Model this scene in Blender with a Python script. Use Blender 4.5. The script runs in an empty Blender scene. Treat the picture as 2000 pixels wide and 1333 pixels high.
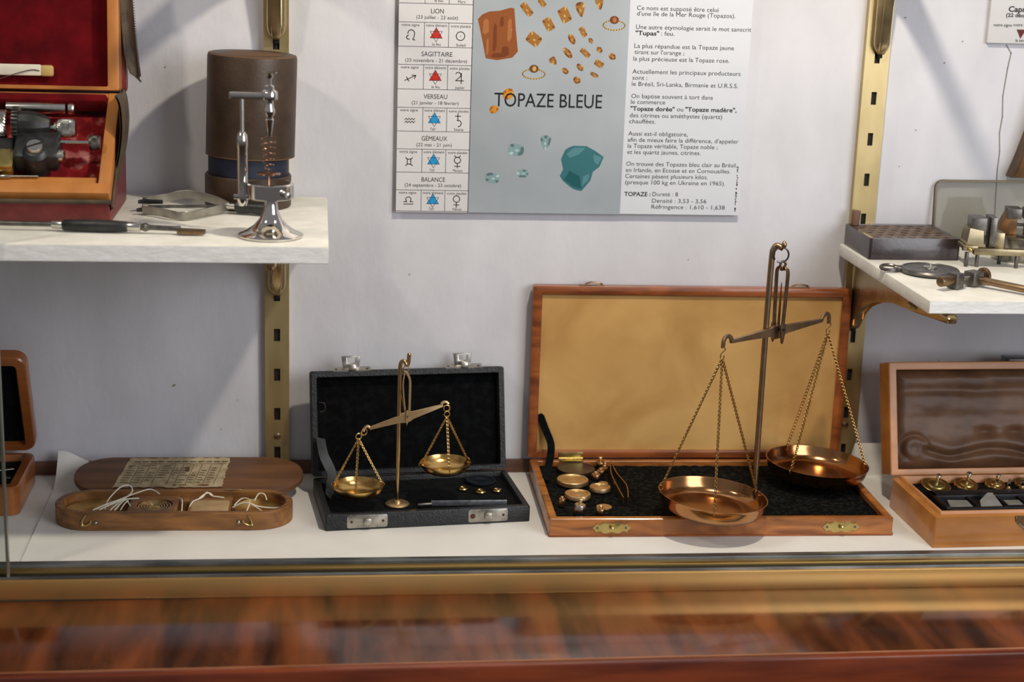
import bpy, bmesh, math, random
from mathutils import Matrix, Vector, noise
S = 0.01                      # geometry below is written in centimetres
rnd = random.Random(7)
C = bpy.context.scene
COL = C.collection
R = math.radians
PI = math.pi

# ------------------------------------------------------------------ camera
PITCH, YAW, ROLL = R(14.4), R(7.02), R(1.95)
fw = Vector((math.sin(YAW)*math.cos(PITCH), math.cos(YAW)*math.cos(PITCH), -math.sin(PITCH)))
rt0 = Vector((math.cos(YAW), -math.sin(YAW), 0)); up0 = rt0.cross(fw)
rt = math.cos(ROLL)*rt0 + math.sin(ROLL)*up0
up = -math.sin(ROLL)*rt0 + math.cos(ROLL)*up0
cd = bpy.data.cameras.new('camera'); cam = bpy.data.objects.new('camera', cd); COL.objects.link(cam)
m = Matrix.Identity(4)
for i in range(3):
    m[i][0] = rt[i]; m[i][1] = up[i]; m[i][2] = -fw[i]
m.translation = Vector((-15.753, -125.0, 43.201))*S
cam.matrix_world = m
cd.sensor_width = 36; cd.lens = 57.6; cd.clip_start = .05; cd.clip_end = 50
cd.dof.use_dof = True; cd.dof.focus_distance = 1.20; cd.dof.aperture_fstop = 6.3
C.camera = cam

# ------------------------------------------------------------------ light
C.view_settings.view_transform = 'Standard'; C.view_settings.look = 'None'
C.view_settings.gamma = 1; C.view_settings.exposure = 0.0
C.view_settings.use_curve_mapping = False
wd = bpy.data.worlds.new('world'); C.world = wd; wd.use_nodes = True
wn, wl = wd.node_tree.nodes, wd.node_tree.links
tc = wn.new('ShaderNodeTexCoord'); sx = wn.new('ShaderNodeSeparateXYZ'); wr = wn.new('ShaderNodeValToRGB')
wl.new(tc.outputs['Generated'], sx.inputs[0])
mp = wn.new('ShaderNodeMapRange'); mp.inputs[1].default_value = -1; mp.inputs[2].default_value = 1
wl.new(sx.outputs[2], mp.inputs[0]); wl.new(mp.outputs[0], wr.inputs[0])
e = wr.color_ramp.elements
e[0].position = .30; e[0].color = (.09, .07, .055, 1); e[1].position = .56; e[1].color = (.60, .60, .655, 1)
bgn = wn['Background']; wl.new(wr.outputs[0], bgn.inputs[0]); bgn.inputs[1].default_value = 0.36

def spot(name, loc, target, power, col, size, angle=120):
    l = bpy.data.lights.new(name, 'SPOT'); l.energy = power; l.color = col
    l.shadow_soft_size = size*S; l.spot_size = R(angle); l.spot_blend = .6
    o = bpy.data.objects.new(name, l); COL.objects.link(o)
    o.location = Vector(loc)*S
    o.rotation_euler = (Vector(target)-Vector(loc)).to_track_quat('-Z', 'Y').to_euler(); return o
def area(name, loc, target, power, col, sx_, sy_):
    l = bpy.data.lights.new(name, 'AREA'); l.energy = power; l.color = col
    l.shape = 'RECTANGLE'; l.size = sx_*S; l.size_y = sy_*S
    o = bpy.data.objects.new(name, l); COL.objects.link(o)
    o.location = Vector(loc)*S
    o.rotation_euler = (Vector(target)-Vector(loc)).to_track_quat('-Z', 'Y').to_euler(); return o
spot('ceiling_spot_right', (12, -36, 71), (6, -8, 0), 10.0, (1, .90, .74), 1.6)
spot('ceiling_spot_left', (-52, -36, 71), (-20, -8, 0), 3.6, (1, .90, .74), 2.0)
area('shop_window', (80, -115, 58), (5, 0, 22), 9.5, (.93, .95, 1), 70, 75)

# ------------------------------------------------------------------ helpers
def lin(c):
    return tuple((v/255/12.92 if v <= 10 else ((v/255+.055)/1.055)**2.4) for v in c)
def mat(name, c1, c2=None, rough=.5, metal=0, scale=1.0, stretch=(1, 1, 1), bump=0, bscale=None, detail=5,
        lo=.35, hi=.65, spec=.5, coat=0, sheen=0, c3=None, distort=0, rvar=0):
    mt = bpy.data.materials.new(name); mt.use_nodes = True
    n, l = mt.node_tree.nodes, mt.node_tree.links
    p = n['Principled BSDF']
    p.inputs['Base Color'].default_value = (*lin(c1), 1)
    p.inputs['Roughness'].default_value = rough; p.inputs['Metallic'].default_value = metal
    p.inputs['Specular IOR Level'].default_value = spec
    p.inputs['Coat Weight'].default_value = coat; p.inputs['Coat Roughness'].default_value = .12
    p.inputs['Sheen Weight'].default_value = sheen
    if c2 or bump or rvar:
        t = n.new('ShaderNodeTexCoord'); mpn = n.new('ShaderNodeMapping'); l.new(t.outputs['Object'], mpn.inputs[0])
        mpn.inputs['Scale'].default_value = [100*scale*k for k in stretch]
        nz = n.new('ShaderNodeTexNoise'); nz.inputs['Scale'].default_value = 1; nz.inputs['Detail'].default_value = detail
        nz.inputs['Distortion'].default_value = distort
        l.new(mpn.outputs[0], nz.inputs['Vector'])
        if c2:
            cr = n.new('ShaderNodeValToRGB'); l.new(nz.outputs[0], cr.inputs[0])
            cr.color_ramp.elements[0].position = lo; cr.color_ramp.elements[1].position = hi
            cr.color_ramp.elements[0].color = (*lin(c1), 1); cr.color_ramp.elements[1].color = (*lin(c2), 1)
            if c3:
                el = cr.color_ramp.elements.new(min(.97, hi+.15)); el.color = (*lin(c3), 1)
            l.new(cr.outputs[0], p.inputs['Base Color'])
        if rvar:
            mr = n.new('ShaderNodeMapRange'); l.new(nz.outputs[0], mr.inputs[0])
            mr.inputs[1].default_value = .3; mr.inputs[2].default_value = .7
            mr.inputs[3].default_value = max(.02, rough-rvar); mr.inputs[4].default_value = rough+rvar
            l.new(mr.outputs[0], p.inputs['Roughness'])
        if bump:
            nb = n.new('ShaderNodeTexNoise'); nb.inputs['Scale'].default_value = 1; nb.inputs['Detail'].default_value = 4
            m2 = n.new('ShaderNodeMapping'); l.new(t.outputs['Object'], m2.inputs[0])
            m2.inputs['Scale'].default_value = [100*(bscale or scale)*k for k in stretch]
            l.new(m2.outputs[0], nb.inputs['Vector'])
            bp = n.new('ShaderNodeBump'); bp.inputs['Strength'].default_value = bump; bp.inputs['Distance'].default_value = .0012
            l.new(nb.outputs[0], bp.inputs['Height']); l.new(bp.outputs[0], p.inputs['Normal'])
    return mt
def slant(mt, a):
    for n in mt.node_tree.nodes:
        if n.type == 'MAPPING': n.inputs['Rotation'].default_value = (0, 0, R(a))
    return mt
def flat(name, c, rough=.5): return mat(name, c, rough=rough, spec=.3)
def glassmat(name, tint=(235, 240, 238), w=.12):
    mt = bpy.data.materials.new(name); mt.use_nodes = True
    n, l = mt.node_tree.nodes, mt.node_tree.links
    out = n['Material Output']; n.remove(n['Principled BSDF'])
    tr = n.new('ShaderNodeBsdfTransparent'); tr.inputs[0].default_value = (*lin(tint), 1)
    gl = n.new('ShaderNodeBsdfGlossy'); gl.inputs['Roughness'].default_value = .03
    lw = n.new('ShaderNodeLayerWeight'); pw = n.new('ShaderNodeMath'); pw.operation = 'POWER'; pw.inputs[1].default_value = 5
    l.new(lw.outputs['Facing'], pw.inputs[0]); fr = n.new('ShaderNodeMath'); fr.operation = 'MULTIPLY_ADD'; fr.inputs[1].default_value = .8; fr.inputs[2].default_value = .008
    l.new(pw.outputs[0], fr.inputs[0])
    mx = n.new('ShaderNodeMixShader'); l.new(fr.outputs[0], mx.inputs[0]); l.new(tr.outputs[0], mx.inputs[1]); l.new(gl.outputs[0], mx.inputs[2])
    l.new(mx.outputs[0], out.inputs[0]); return mt

W = {}
W['wall'] = mat('white_wall_paint', (200, 199, 203), (215, 214, 219), .62, scale=.16, stretch=(1.3, 1, .7), bump=.3, bscale=1.0, detail=8, lo=.3, hi=.7)
W['paper'] = mat('white_paper', (222, 219, 212), (230, 227, 220), .6, scale=.2, bump=.05)
W['shelf'] = mat('white_shelf_paint', (214, 211, 200), (230, 227, 217), .6, scale=.5, bump=.35, bscale=1.5)
W['shelf_edge'] = mat('rough_white_lit_edge', (236, 234, 228), (246, 244, 240), .7, scale=1.2, stretch=(.6, 1, 1.5), bump=.3, bscale=2.5)  # rough edge, painted brighter than the board to imitate frontal light
W['skirt'] = mat('brown_skirting', (84, 54, 40), (112, 76, 58), .55, scale=.8, stretch=(.2, 1, 1.5))
W['sill'] = mat('polished_sill_wood', (50, 23, 11), (126, 66, 33), .15, scale=.3, stretch=(1.5, .26, 1), detail=8, lo=.34, hi=.7, distort=.35, coat=.4)
slant(W['sill'], -17)
W['mould'] = mat('red_brown_moulding', (84, 30, 12), (132, 58, 24), .25, scale=.35, stretch=(.3, 2, 2), detail=6, coat=.3)
W['brass_strip'] = mat('brass_strip', (204, 156, 88), (224, 182, 116), .34, metal=.75, scale=.3, stretch=(.1, 1, 1), rvar=.06)
W['track'] = mat('grey_track_metal', (96, 100, 102), (146, 150, 150), .35, metal=.8, scale=.8, stretch=(.3, 1, 1))
W['track_dark'] = flat('dark_track_groove', (26, 25, 22), .5)
W['track_gold'] = mat('track_brass_line', (170, 140, 80), rough=.35, metal=.9)
W['brass_up'] = mat('upright_brass', (178, 156, 108), (198, 178, 130), .38, metal=.8, scale=.6, stretch=(1, 1, .3), rvar=.05)
W['brass_br'] = mat('bracket_brass', (176, 156, 116), (194, 174, 134), .26, metal=.9, scale=.5, rvar=.05)
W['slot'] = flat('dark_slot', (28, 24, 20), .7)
W['glass'] = glassmat('clear_glass')
W['glass_edge'] = mat('pane_edge', (120, 130, 118), (168, 172, 156), .15, metal=.55, scale=.4, stretch=(1, 1, .3))
W['bk_leather'] = mat('black_leather', (19, 20, 21), (32, 34, 36), .48, scale=1.5, bump=.45, bscale=6)
W['bk_velvet'] = mat('black_velvet', (5, 6, 7), (20, 22, 24), .95, scale=1.6, bump=.5, bscale=7, sheen=.02, spec=.1, lo=.45, hi=.85)
W['bk_plush'] = mat('black_plush', (5, 6, 6), (52, 51, 44), .95, scale=3.6, bump=1, bscale=8, spec=.1, lo=.46, hi=.9)
W['steel'] = mat('clasp_steel', (150, 146, 138), (186, 182, 172), .3, metal=.9, scale=1.5, rvar=.1)
W['rust'] = flat('rust_screw', (84, 52, 40), .8)
W['gold'] = mat('small_scale_brass', (206, 168, 98), (220, 184, 118), .24, metal=1, scale=1.2, rvar=.05)
W['pale_gold'] = mat('beam_brass', (214, 182, 134), (226, 196, 150), .42, metal=1, scale=1)
W['post_brass'] = mat('post_brass', (190, 156, 108), (204, 172, 124), .26, metal=1, scale=1)
W['bronze'] = mat('aged_bronze', (150, 124, 94), (168, 140, 108), .36, metal=1, scale=1.2)
W['bronze_dk'] = mat('dark_bronze', (126, 102, 76), (148, 122, 94), .38, metal=1, scale=1.2)
W['pan'] = mat('copper_brass_pan', (168, 118, 76), (186, 138, 92), .17, metal=1, scale=.5, stretch=(1, 1, .2), rvar=.05)
W['chain_dk'] = mat('chain_brass', (168, 132, 76), (196, 160, 100), .3, metal=1, scale=2)
W['ring_steel'] = mat('ring_steel', (104, 104, 108), rough=.3, metal=1)
W['wood_b'] = mat('orange_box_wood', (104, 54, 20), (190, 118, 54), .3, scale=.5, stretch=(.4, 1.3, 1.3), detail=8, lo=.28, hi=.68, coat=.3, distort=1.6)
W['wood_bl'] = mat('red_box_wood', (98, 46, 18), (172, 96, 44), .3, scale=.55, stretch=(.3, 1.5, 1.5), detail=8, lo=.3, hi=.7, coat=.3, distort=.8)
W['tan'] = mat('tan_lid_paper', (180, 134, 70), (208, 164, 96), .6, scale=.15, detail=9, lo=.34, hi=.66, bump=.15, bscale=.6, distort=.6)
W['wood_c'] = mat('honey_box_wood', (158, 98, 40), (192, 130, 62), .3, scale=.45, stretch=(.3, 1, 1.4), detail=7, lo=.32, hi=.7, coat=.35)
W['wood_cl'] = mat('light_lip_wood', (176, 116, 68), (198, 140, 90), .4, scale=.8, stretch=(.3, 1, 1), lo=.3, hi=.7)
W['satin'] = mat('brown_satin', (84, 58, 40), (112, 80, 56), .45, scale=.4, sheen=.05, spec=.3)
W['wood_d'] = mat('brown_case_wood', (132, 72, 30), (168, 100, 46), .3, scale=.5, stretch=(.4, 1, 1), coat=.3)
W['oak'] = mat('oval_box_wood', (88, 56, 27), (160, 108, 55), .5, scale=.9, stretch=(.3, 1.6, 1.6), detail=9, lo=.28, hi=.7, bump=.2, distort=.6)
W['oak_lid'] = mat('oval_lid_wood', (84, 53, 31), (122, 80, 47), .5, scale=.7, stretch=(.2, 1.6, 1.5), detail=8, lo=.3, hi=.7)
W['oak_dark'] = flat('dark_well', (40, 26, 16), .8)
W['oldpaper'] = mat('old_label_paper', (150, 132, 100), (186, 168, 134), .8, scale=1.2, detail=8, bump=.3, bscale=2)
W['ink'] = flat('ink', (38, 36, 34), .6)
W['ink_brown'] = flat('brown_ink', (70, 58, 42), .7)
W['string'] = mat('white_string', (214, 206, 186), (232, 226, 208), .8, scale=6)
W['red_leather'] = mat('red_leather', (98, 30, 31), (120, 42, 42), .42, scale=1, bump=.3, bscale=6)
W['red_velvet'] = mat('red_velvet', (74, 4, 11), (104, 9, 17), .9, scale=.5, detail=6, sheen=.04, spec=.1, bump=.3, bscale=2.5)
W['red_worn'] = mat('worn_red_cloth', (100, 13, 18), (128, 25, 28), .9, scale=.9, detail=7, sheen=.05, spec=.1, bump=.4, bscale=2, c3=(184, 118, 112), hi=.54)
W['wood_k'] = mat('kit_frame_wood', (168, 104, 46), (192, 124, 60), .45, scale=.6, stretch=(1, .4, .4), lo=.3, hi=.7)
W['zip'] = mat('brown_zip_leather', (66, 52, 38), (88, 72, 54), .6, scale=.8, bump=.3, bscale=3)
W['black_metal'] = mat('black_enamel', (24, 25, 25), (44, 44, 43), .42, scale=1.5, bump=.15, bscale=4)
W['dark_steel'] = mat('dark_steel', (92, 89, 86), (120, 116, 110), .38, metal=.9, scale=2)
W['chrome'] = mat('chrome', (222, 216, 208), rough=.05, metal=1)
W['nickel'] = mat('nickel', (204, 200, 190), (216, 212, 204), .22, metal=1, scale=2)
W['brass_y'] = mat('yellow_brass', (180, 160, 96), (198, 178, 116), .3, metal=1, scale=1, rvar=.05)
W['copper'] = mat('copper_wire', (150, 112, 88), rough=.25, metal=1)
W['bone'] = mat('bone', (206, 198, 180), (222, 214, 198), .45, scale=1)
W['bone_end'] = flat('yellowed_bone', (190, 160, 98), .5)
W['cyl'] = mat('brown_case_leather', (50, 35, 22), (66, 48, 32), .48, scale=.6, bump=.15, bscale=4)
W['cyl_edge'] = flat('worn_leather_edge', (98, 70, 47), .7)
W['blue'] = mat('blue_case_band', (13, 19, 36), (24, 33, 56), .6, scale=1)
W['black_wood'] = mat('black_lacquered_wood', (36, 27, 27), (52, 40, 39), .3, scale=.5, coat=.3, bump=.1, bscale=3)
W['worn_top'] = mat('worn_brown_top', (84, 68, 58), (112, 94, 80), .65, scale=.9, bump=.3, bscale=2)
W['cork'] = flat('brown_peg', (112, 84, 72), .7)
W['frame_dk'] = mat('dark_brass_frame', (86, 74, 56), rough=.35, metal=.8)
W['tin'] = mat('tin', (168, 164, 154), (182, 178, 168), .25, metal=1, scale=1, rvar=.05)
W['brown_leather2'] = mat('dark_brown_leather', (64, 44, 26), (92, 66, 38), .4, scale=.6)
W['poster'] = mat('poster_paper', (208, 206, 206), (214, 212, 212), .42, scale=.2)
W['poster_r'] = mat('poster_paper_cool', (206, 209, 215), (212, 214, 219), .35, scale=.2)
W['poster_photo'] = mat('poster_photo_grey', (150, 158, 162), (172, 178, 184), .35, scale=.08, lo=.35, hi=.65)
def P_(n, c): W[n] = flat(n, c, .5); return W[n]
for n_, c_ in (('print_red', (192, 44, 34)), ('print_blue', (34, 146, 204)), ('print_dkred', (92, 22, 22)), ('gem_amber_dark', (104, 64, 24)), ('gem_amber', (152, 102, 40)), ('gem_amber_light', (196, 156, 88)),
               ('gem_orange', (206, 132, 30)), ('gem_orange_dark', (160, 92, 20)), ('gem_rough', (138, 76, 32)), ('gem_rough_dark', (112, 54, 20)), ('gem_rough_light', (164, 102, 54)),
               ('gem_blue', (128, 156, 158)), ('gem_blue_dark', (86, 110, 112)), ('gem_blue_light', (176, 196, 200)), ('gem_teal', (52, 108, 114)), ('gem_teal_light', (82, 132, 138)), ('gem_teal_dark', (24, 86, 92)), ('gem_gold', (196, 160, 84))):
    P_(n_, c_)

def MX(*cols, t=(0, 0, 0)):
    q = Matrix.Identity(4)
    for j, c in enumerate(cols):
        for i in range(3): q[i][j] = c[i]
    q.translation = Vector(t); return q
T = lambda x, y, z: Matrix.Translation((x, y, z))
Rz = lambda a: Matrix.Rotation(R(a), 4, 'Z')
Rx = lambda a: Matrix.Rotation(R(a), 4, 'X')
Ry = lambda a: Matrix.Rotation(R(a), 4, 'Y')
FXZ = MX((1, 0, 0), (0, 0, 1), (0, -1, 0))      # polygon in X-Z, extruded along -Y
FYZ = MX((0, 1, 0), (0, 0, 1), (1, 0, 0))       # polygon in Y-Z, extruded along X
def orient(d):                                   # local Z -> direction d
    return Vector(d).to_track_quat('Z', 'Y').to_matrix().to_4x4()

class G:
    def __init__(s): s.v = []; s.f = []; s.m = []
    def add(s, vs, fs, mi=0, M=None):
        b = len(s.v)
        s.v += [tuple(M @ Vector(v)) if M else tuple(v) for v in vs]
        for f in fs: s.f.append([b+i for i in f]); s.m.append(mi)
        return s
    def box(s, x0, x1, y0, y1, z0, z1, bev=0, M=None, mi=0, seg=2):
        t = bmesh.new(); bmesh.ops.create_cube(t, size=1)
        for v in t.verts:
            v.co = Vector((x0+(v.co.x+.5)*(x1-x0), y0+(v.co.y+.5)*(y1-y0), z0+(v.co.z+.5)*(z1-z0)))
        if bev: bmesh.ops.bevel(t, geom=t.edges[:], offset=bev, segments=seg, profile=.5, affect='EDGES')
        t.verts.index_update(); s.add([v.co[:] for v in t.verts], [[v.index for v in f.verts] for f in t.faces], mi, M); t.free(); return s
    def lathe(s, prof, n=24, M=None, mi=0):
        vs, fs = [], []
        for r, z in prof:
            for i in range(n):
                a = 2*PI*i/n; vs.append((r*math.cos(a), r*math.sin(a), z))
        for k in range(len(prof)-1):
            for i in range(n):
                j = (i+1) % n
                fs.append([k*n+i, k*n+j, (k+1)*n+j, (k+1)*n+i])
        if prof[0][0] > 1e-6: fs.append(list(range(n))[::-1])
        if prof[-1][0] > 1e-6: fs.append([(len(prof)-1)*n+i for i in range(n)])
        return s.add(vs, fs, mi, M)
    def cyl(s, r, z0, z1, n=24, M=None, mi=0, bev=0):
        if bev: return s.lathe([(r-bev, z0), (r-.3*bev, z0+.3*bev), (r, z0+bev), (r, z1-bev), (r-.3*bev, z1-.3*bev), (r-bev, z1)], n, M, mi)
        return s.lathe([(r, z0), (r, z1)], n, M, mi)
    def rod(s, p0, p1, r, n=12, mi=0, bev=0, M=None):
        d = Vector(p1)-Vector(p0)
        Q = T(*p0) @ orient(d)
        return s.cyl(r, 0, d.length, n, (M @ Q) if M else Q, mi, bev)
    def ball(s, c, r, n=14, mi=0, sc=(1, 1, 1), M=None):
        k = n//2; pr = [(max(1e-7, r*math.sin(PI*i/k)), -r*math.cos(PI*i/k)) for i in range(k+1)]
        Q = T(*c) @ Matrix.Diagonal((*sc, 1)); return s.lathe(pr, n, (M @ Q) if M else Q, mi)
    def sweep(s, pts, sec, closed=False, up_=None, M=None, mi=0, scales=None):
        pts = [Vector(p) for p in pts]; n = len(pts); k = len(sec); vs, fs = [], []; u = None
        for i, p in enumerate(pts):
            a = pts[(i-1) % n] if (closed or i > 0) else p
            b = pts[(i+1) % n] if (closed or i < n-1) else p
            t = (b-a).normalized()
            if up_: u = Vector(up_) - t*Vector(up_).dot(t)
            elif u is None:
                h = Vector((0, 0, 1)) if abs(t.z) < .9 else Vector((1, 0, 0)); u = h - t*h.dot(t)
            else: u = u - t*u.dot(t)
            if u.length < 1e-6: u = t.orthogonal()
            u.normalize(); w = t.cross(u); sc = scales[i] if scales else 1
            for x, y in sec: vs.append(p + u*(y*sc) + w*(x*sc))
        for i in range(n if closed else n-1):
            j = (i+1) % n
            for q in range(k): fs.append([i*k+q, i*k+(q+1) % k, j*k+(q+1) % k, j*k+q])
        if not closed: fs.append(list(range(k))[::-1]); fs.append([(n-1)*k+q for q in range(k)])
        return s.add(vs, fs, mi, M)
    def tube(s, pts, r, n=8, closed=False, M=None, mi=0, scales=None, up_=None):
        return s.sweep(pts, [(r*math.cos(2*PI*i/n), r*math.sin(2*PI*i/n)) for i in range(n)], closed, up_, M, mi, scales)
    def bar(s, pts, w, h, closed=False, up_=None, M=None, mi=0, scales=None):
        a, b, c = w/2, h/2, min(w, h)*.18
        return s.sweep(pts, [(-a+c, -b), (a-c, -b), (a, -b+c), (a, b-c), (a-c, b), (-a+c, b), (-a, b-c), (-a, -b+c)], closed, up_, M, mi, scales)
    def ring(s, c, Rr, r, M=None, n=18, k=7, mi=0, sc=(1, 1)):
        Q = T(*c) @ (M or Matrix.Identity(4))
        return s.tube([(Rr*sc[0]*math.cos(2*PI*i/n), Rr*sc[1]*math.sin(2*PI*i/n), 0) for i in range(n)], r, k, True, Q, mi, up_=(0, 0, 1) if False else None)
    def prism(s, poly, z0, z1, M=None, mi=0):
        n = len(poly)
        vs = [(x, y, z0) for x, y in poly] + [(x, y, z1) for x, y in poly]
        return s.add(vs, [list(range(n))[::-1], [n+i for i in range(n)]] + [[i, (i+1) % n, n+(i+1) % n, n+i] for i in range(n)], mi, M)
    def bprism(s, poly, z0, z1, bev, M=None, mi=0, seg=2):       # prism with rounded edges
        t = bmesh.new(); n = len(poly)
        a = [t.verts.new((x, y, z0)) for x, y in poly]; b = [t.verts.new((x, y, z1)) for x, y in poly]
        t.faces.new(a[::-1]); t.faces.new(b)
        for i in range(n): t.faces.new([a[i], a[(i+1) % n], b[(i+1) % n], b[i]])
        caps = [ed for ed in t.edges if abs(ed.verts[0].co.z-ed.verts[1].co.z) < 1e-6]
        bmesh.ops.bevel(t, geom=caps, offset=bev, segments=seg, profile=.5, affect='EDGES', clamp_overlap=True)
        t.verts.index_update(); s.add([v.co[:] for v in t.verts], [[v.index for v in f.verts] for f in t.faces], mi, M); t.free(); return s
    def frame(s, outer, inner, z0, z1, M=None, mi=0, bev=.06):   # ring between two outlines of equal count
        n = len(outer); lv = []
        def shrink(o, i_, k): return [(o[q][0]+(i_[q][0]-o[q][0])*k, o[q][1]+(i_[q][1]-o[q][1])*k) for q in range(n)]
        rings = [(outer, z0), (outer, z1-bev), (shrink(outer, inner, .12), z1), (shrink(outer, inner, .88), z1), (inner, z1-bev), (inner, z0)]
        vs = []
        for o, z in rings: vs += [(x, y, z) for x, y in o]
        fs = []; K = len(rings)
        for k in range(K):
            for i in range(n):
                j = (i+1) % n; k2 = (k+1) % K
                fs.append([k*n+i, k*n+j, k2*n+j, k2*n+i])
        return s.add(vs, fs, mi, M)
    def grid(s, nx, ny, fn, M=None, mi=0, th=0):
        vs = [fn(i/nx, j/ny) for j in range(ny+1) for i in range(nx+1)]; w = nx+1
        fs = [[j*w+i, j*w+i+1, (j+1)*w+i+1, (j+1)*w+i] for j in range(ny) for i in range(nx)]
        if th:
            N = len(vs); vs += [(a, b, c-th) for a, b, c in vs]
            fs += [[N+i for i in f[::-1]] for f in fs]
            edge = [i for i in range(w)] + [j*w+nx for j in range(1, ny+1)] + [ny*w+i for i in range(nx-1, -1, -1)] + [j*w for j in range(ny-1, 0, -1)]
            fs += [[edge[i], edge[i-1], N+edge[i-1], N+edge[i]] for i in range(len(edge))]
        return s.add(vs, fs, mi, M)
    def strip(s, pts, w, M=None, mi=0, z=0):                     # flat line drawn in the local XY plane
        for a, b in zip(pts[:-1], pts[1:]):
            d = Vector((b[0]-a[0], b[1]-a[1]))
            if d.length < 1e-6: continue
            d.normalize(); nx, ny = -d.y*w/2, d.x*w/2; ex, ey = d.x*w*.3, d.y*w*.3
            s.add([(a[0]+nx-ex, a[1]+ny-ey, z), (a[0]-nx-ex, a[1]-ny-ey, z), (b[0]-nx+ex, b[1]-ny+ey, z), (b[0]+nx+ex, b[1]+ny+ey, z)], [[0, 1, 2, 3]], mi, M)
        return s
    def poly(s, pts, z, M=None, mi=0):
        return s.add([(x, y, z) for x, y in pts], [list(range(len(pts)))], mi, M)

def rrect(x0, x1, y0, y1, r, k=5):
    o = []
    for cx, cy, a0 in ((x1-r, y0+r, -90), (x1-r, y1-r, 0), (x0+r, y1-r, 90), (x0+r, y0+r, 180)):
        for i in range(k+1):
            a = R(a0+90*i/k); o.append((cx+r*math.cos(a), cy+r*math.sin(a)))
    return o
def stad(x0, x1, y0, y1, k=10):
    r = (y1-y0)/2; cy = (y0+y1)/2; o = []
    for cx, a0 in ((x1-r, -90), (x0+r, 90)):
        for i in range(k+1):
            a = R(a0+180*i/k); o.append((cx+r*math.cos(a), cy+r*math.sin(a)))
    return o
def ell(cx, cy, a, b, n=20, rot=0):
    c, s_ = math.cos(R(rot)), math.sin(R(rot)); o = []
    for i in range(n):
        x, y = a*math.cos(2*PI*i/n), b*math.sin(2*PI*i/n); o.append((cx+x*c-y*s_, cy+x*s_+y*c))
    return o
def spline(pts, n=6):
    P = [Vector(p) for p in pts]; o = []
    for i in range(len(P)-1):
        a, b, c, d = P[max(0, i-1)], P[i], P[i+1], P[min(len(P)-1, i+2)]
        for k in range(n):
            t = k/n; o.append(.5*((2*b)+(c-a)*t+(2*a-5*b+4*c-d)*t*t+(3*b-a-3*c+d)*t**3))
    o.append(P[-1]); return o

def rootof(o):
    while o.parent: o = o.parent
    return o
def obj(name, g, mats, parent=None, origin=None, smooth=38):
    """links a builder as ONE mesh object; geometry is given in world centimetres"""
    bm = bmesh.new(); vs = [bm.verts.new(v) for v in g.v]
    for f, mi in zip(g.f, g.m):
        if len(set(f)) < 3: continue
        try: fc = bm.faces.new([vs[i] for i in f]); fc.material_index = mi
        except ValueError: pass
    bmesh.ops.remove_doubles(bm, verts=bm.verts[:], dist=1e-5)
    bmesh.ops.recalc_face_normals(bm, faces=bm.faces[:])
    org = rootof(parent)['_o'] if parent else (origin or (0, 0, 0))
    org = Vector(org)
    for v in bm.verts: v.co = (v.co-org)*S
    me = bpy.data.meshes.new(name); bm.to_mesh(me); bm.free()
    for mt in (mats if isinstance(mats, (list, tuple)) else [mats]): me.materials.append(mt)
    if smooth:
        me.polygons.foreach_set('use_smooth', [True]*len(me.polygons)); me.set_sharp_from_angle(angle=R(smooth))
    o = bpy.data.objects.new(name, me); COL.objects.link(o)
    if parent: o.parent = parent
    else: o.location = org*S; o['_o'] = tuple(org)
    return o
def tag(o, label, cat=None, group=None, kind=None):
    if label: o['label'] = label
    if cat: o['category'] = cat
    if group: o['group'] = group
    if kind: o['kind'] = kind
    return o
def thing(name, label, cat, loc, group=None):
    o = bpy.data.objects.new(name, None); COL.objects.link(o)
    o.location = Vector(loc)*S; o['_o'] = tuple(loc); o.empty_display_size = .01
    return tag(o, label, cat, group)
def struct(name, g, mats, label=None, cat=None, parent=None, smooth=38):
    o = obj(name, g, mats, parent, smooth=smooth)
    if not parent: tag(o, label, cat, None, 'structure')
    return o
def dup(root, loc, label=None, group=None):
    r = root.copy(); COL.objects.link(r); r.location = Vector(loc)*S; r['_o'] = tuple(loc)
    if label: r['label'] = label
    if group: r['group'] = group
    for ch in list(root.children):
        c = ch.copy(); COL.objects.link(c); c.parent = r
        for g2 in ch.children:
            d = g2.copy(); COL.objects.link(d); d.parent = c
    return r

# ================================================================== the setting
struct('wall_back', G().box(-90, 90, 0, 3, -6, 60), W['wall'], 'white painted back wall of the display window', 'wall')
wall = bpy.data.objects['wall_back']
g = G()
ck = [(37.9, 35.0), (38.35, 34.4), (38.2, 33.2), (38.05, 31), (38.2, 29.4), (38.1, 28.1), (38.28, 26.6), (38.25, 25.2), (38.35, 23), (38.45, 21.3)]
g.strip(ck, .09, T(0, -.02, 0) @ FXZ)
tag(obj('crack', g, flat('wall_crack', (128, 122, 114), .9), wall), 'thin vertical crack in the paint')
g = G()
for x, z, a in ((-26.8, 7.2, .16), (-21.2, 17.5, .1), (-8.6, 16.2, .08), (29.5, 36.9, .1), (31.2, 28.2, .08), (33, 33.5, .1), (30.1, 25.3, .07), (34.3, 35.2, .08), (13.5, 17.6, .07), (-27, 31.8, .1), (-23.2, 3.6, .06), (-21.9, 6, .06)):
    g.poly(ell(x, z, a, a*.55, 9, rnd.uniform(0, 90)), 0, T(0, -.02, 0) @ FXZ)
obj('stain', g, flat('brown_speck', (150, 134, 112), .9), wall)
struct('floor', G().box(-90, 90, -18.5, 0, -3, 0), W['paper'], 'white painted floor of the display window', 'floor')
struct('baseboard_back', G().box(-90, 90, -.45, 0, 0, 1.05, .06), W['skirt'], 'narrow brown wooden strip along the foot of the back wall', 'skirting')
g = G()
g.box(-90, 90, -19.25, -18.52, -.6, .16, .05); g.box(-90, 90, -20.0, -19.25, -.6, -.02, .04, mi=2); g.box(-90, 90, -20.75, -20.0, -.8, -.16, 0, mi=1)
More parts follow.
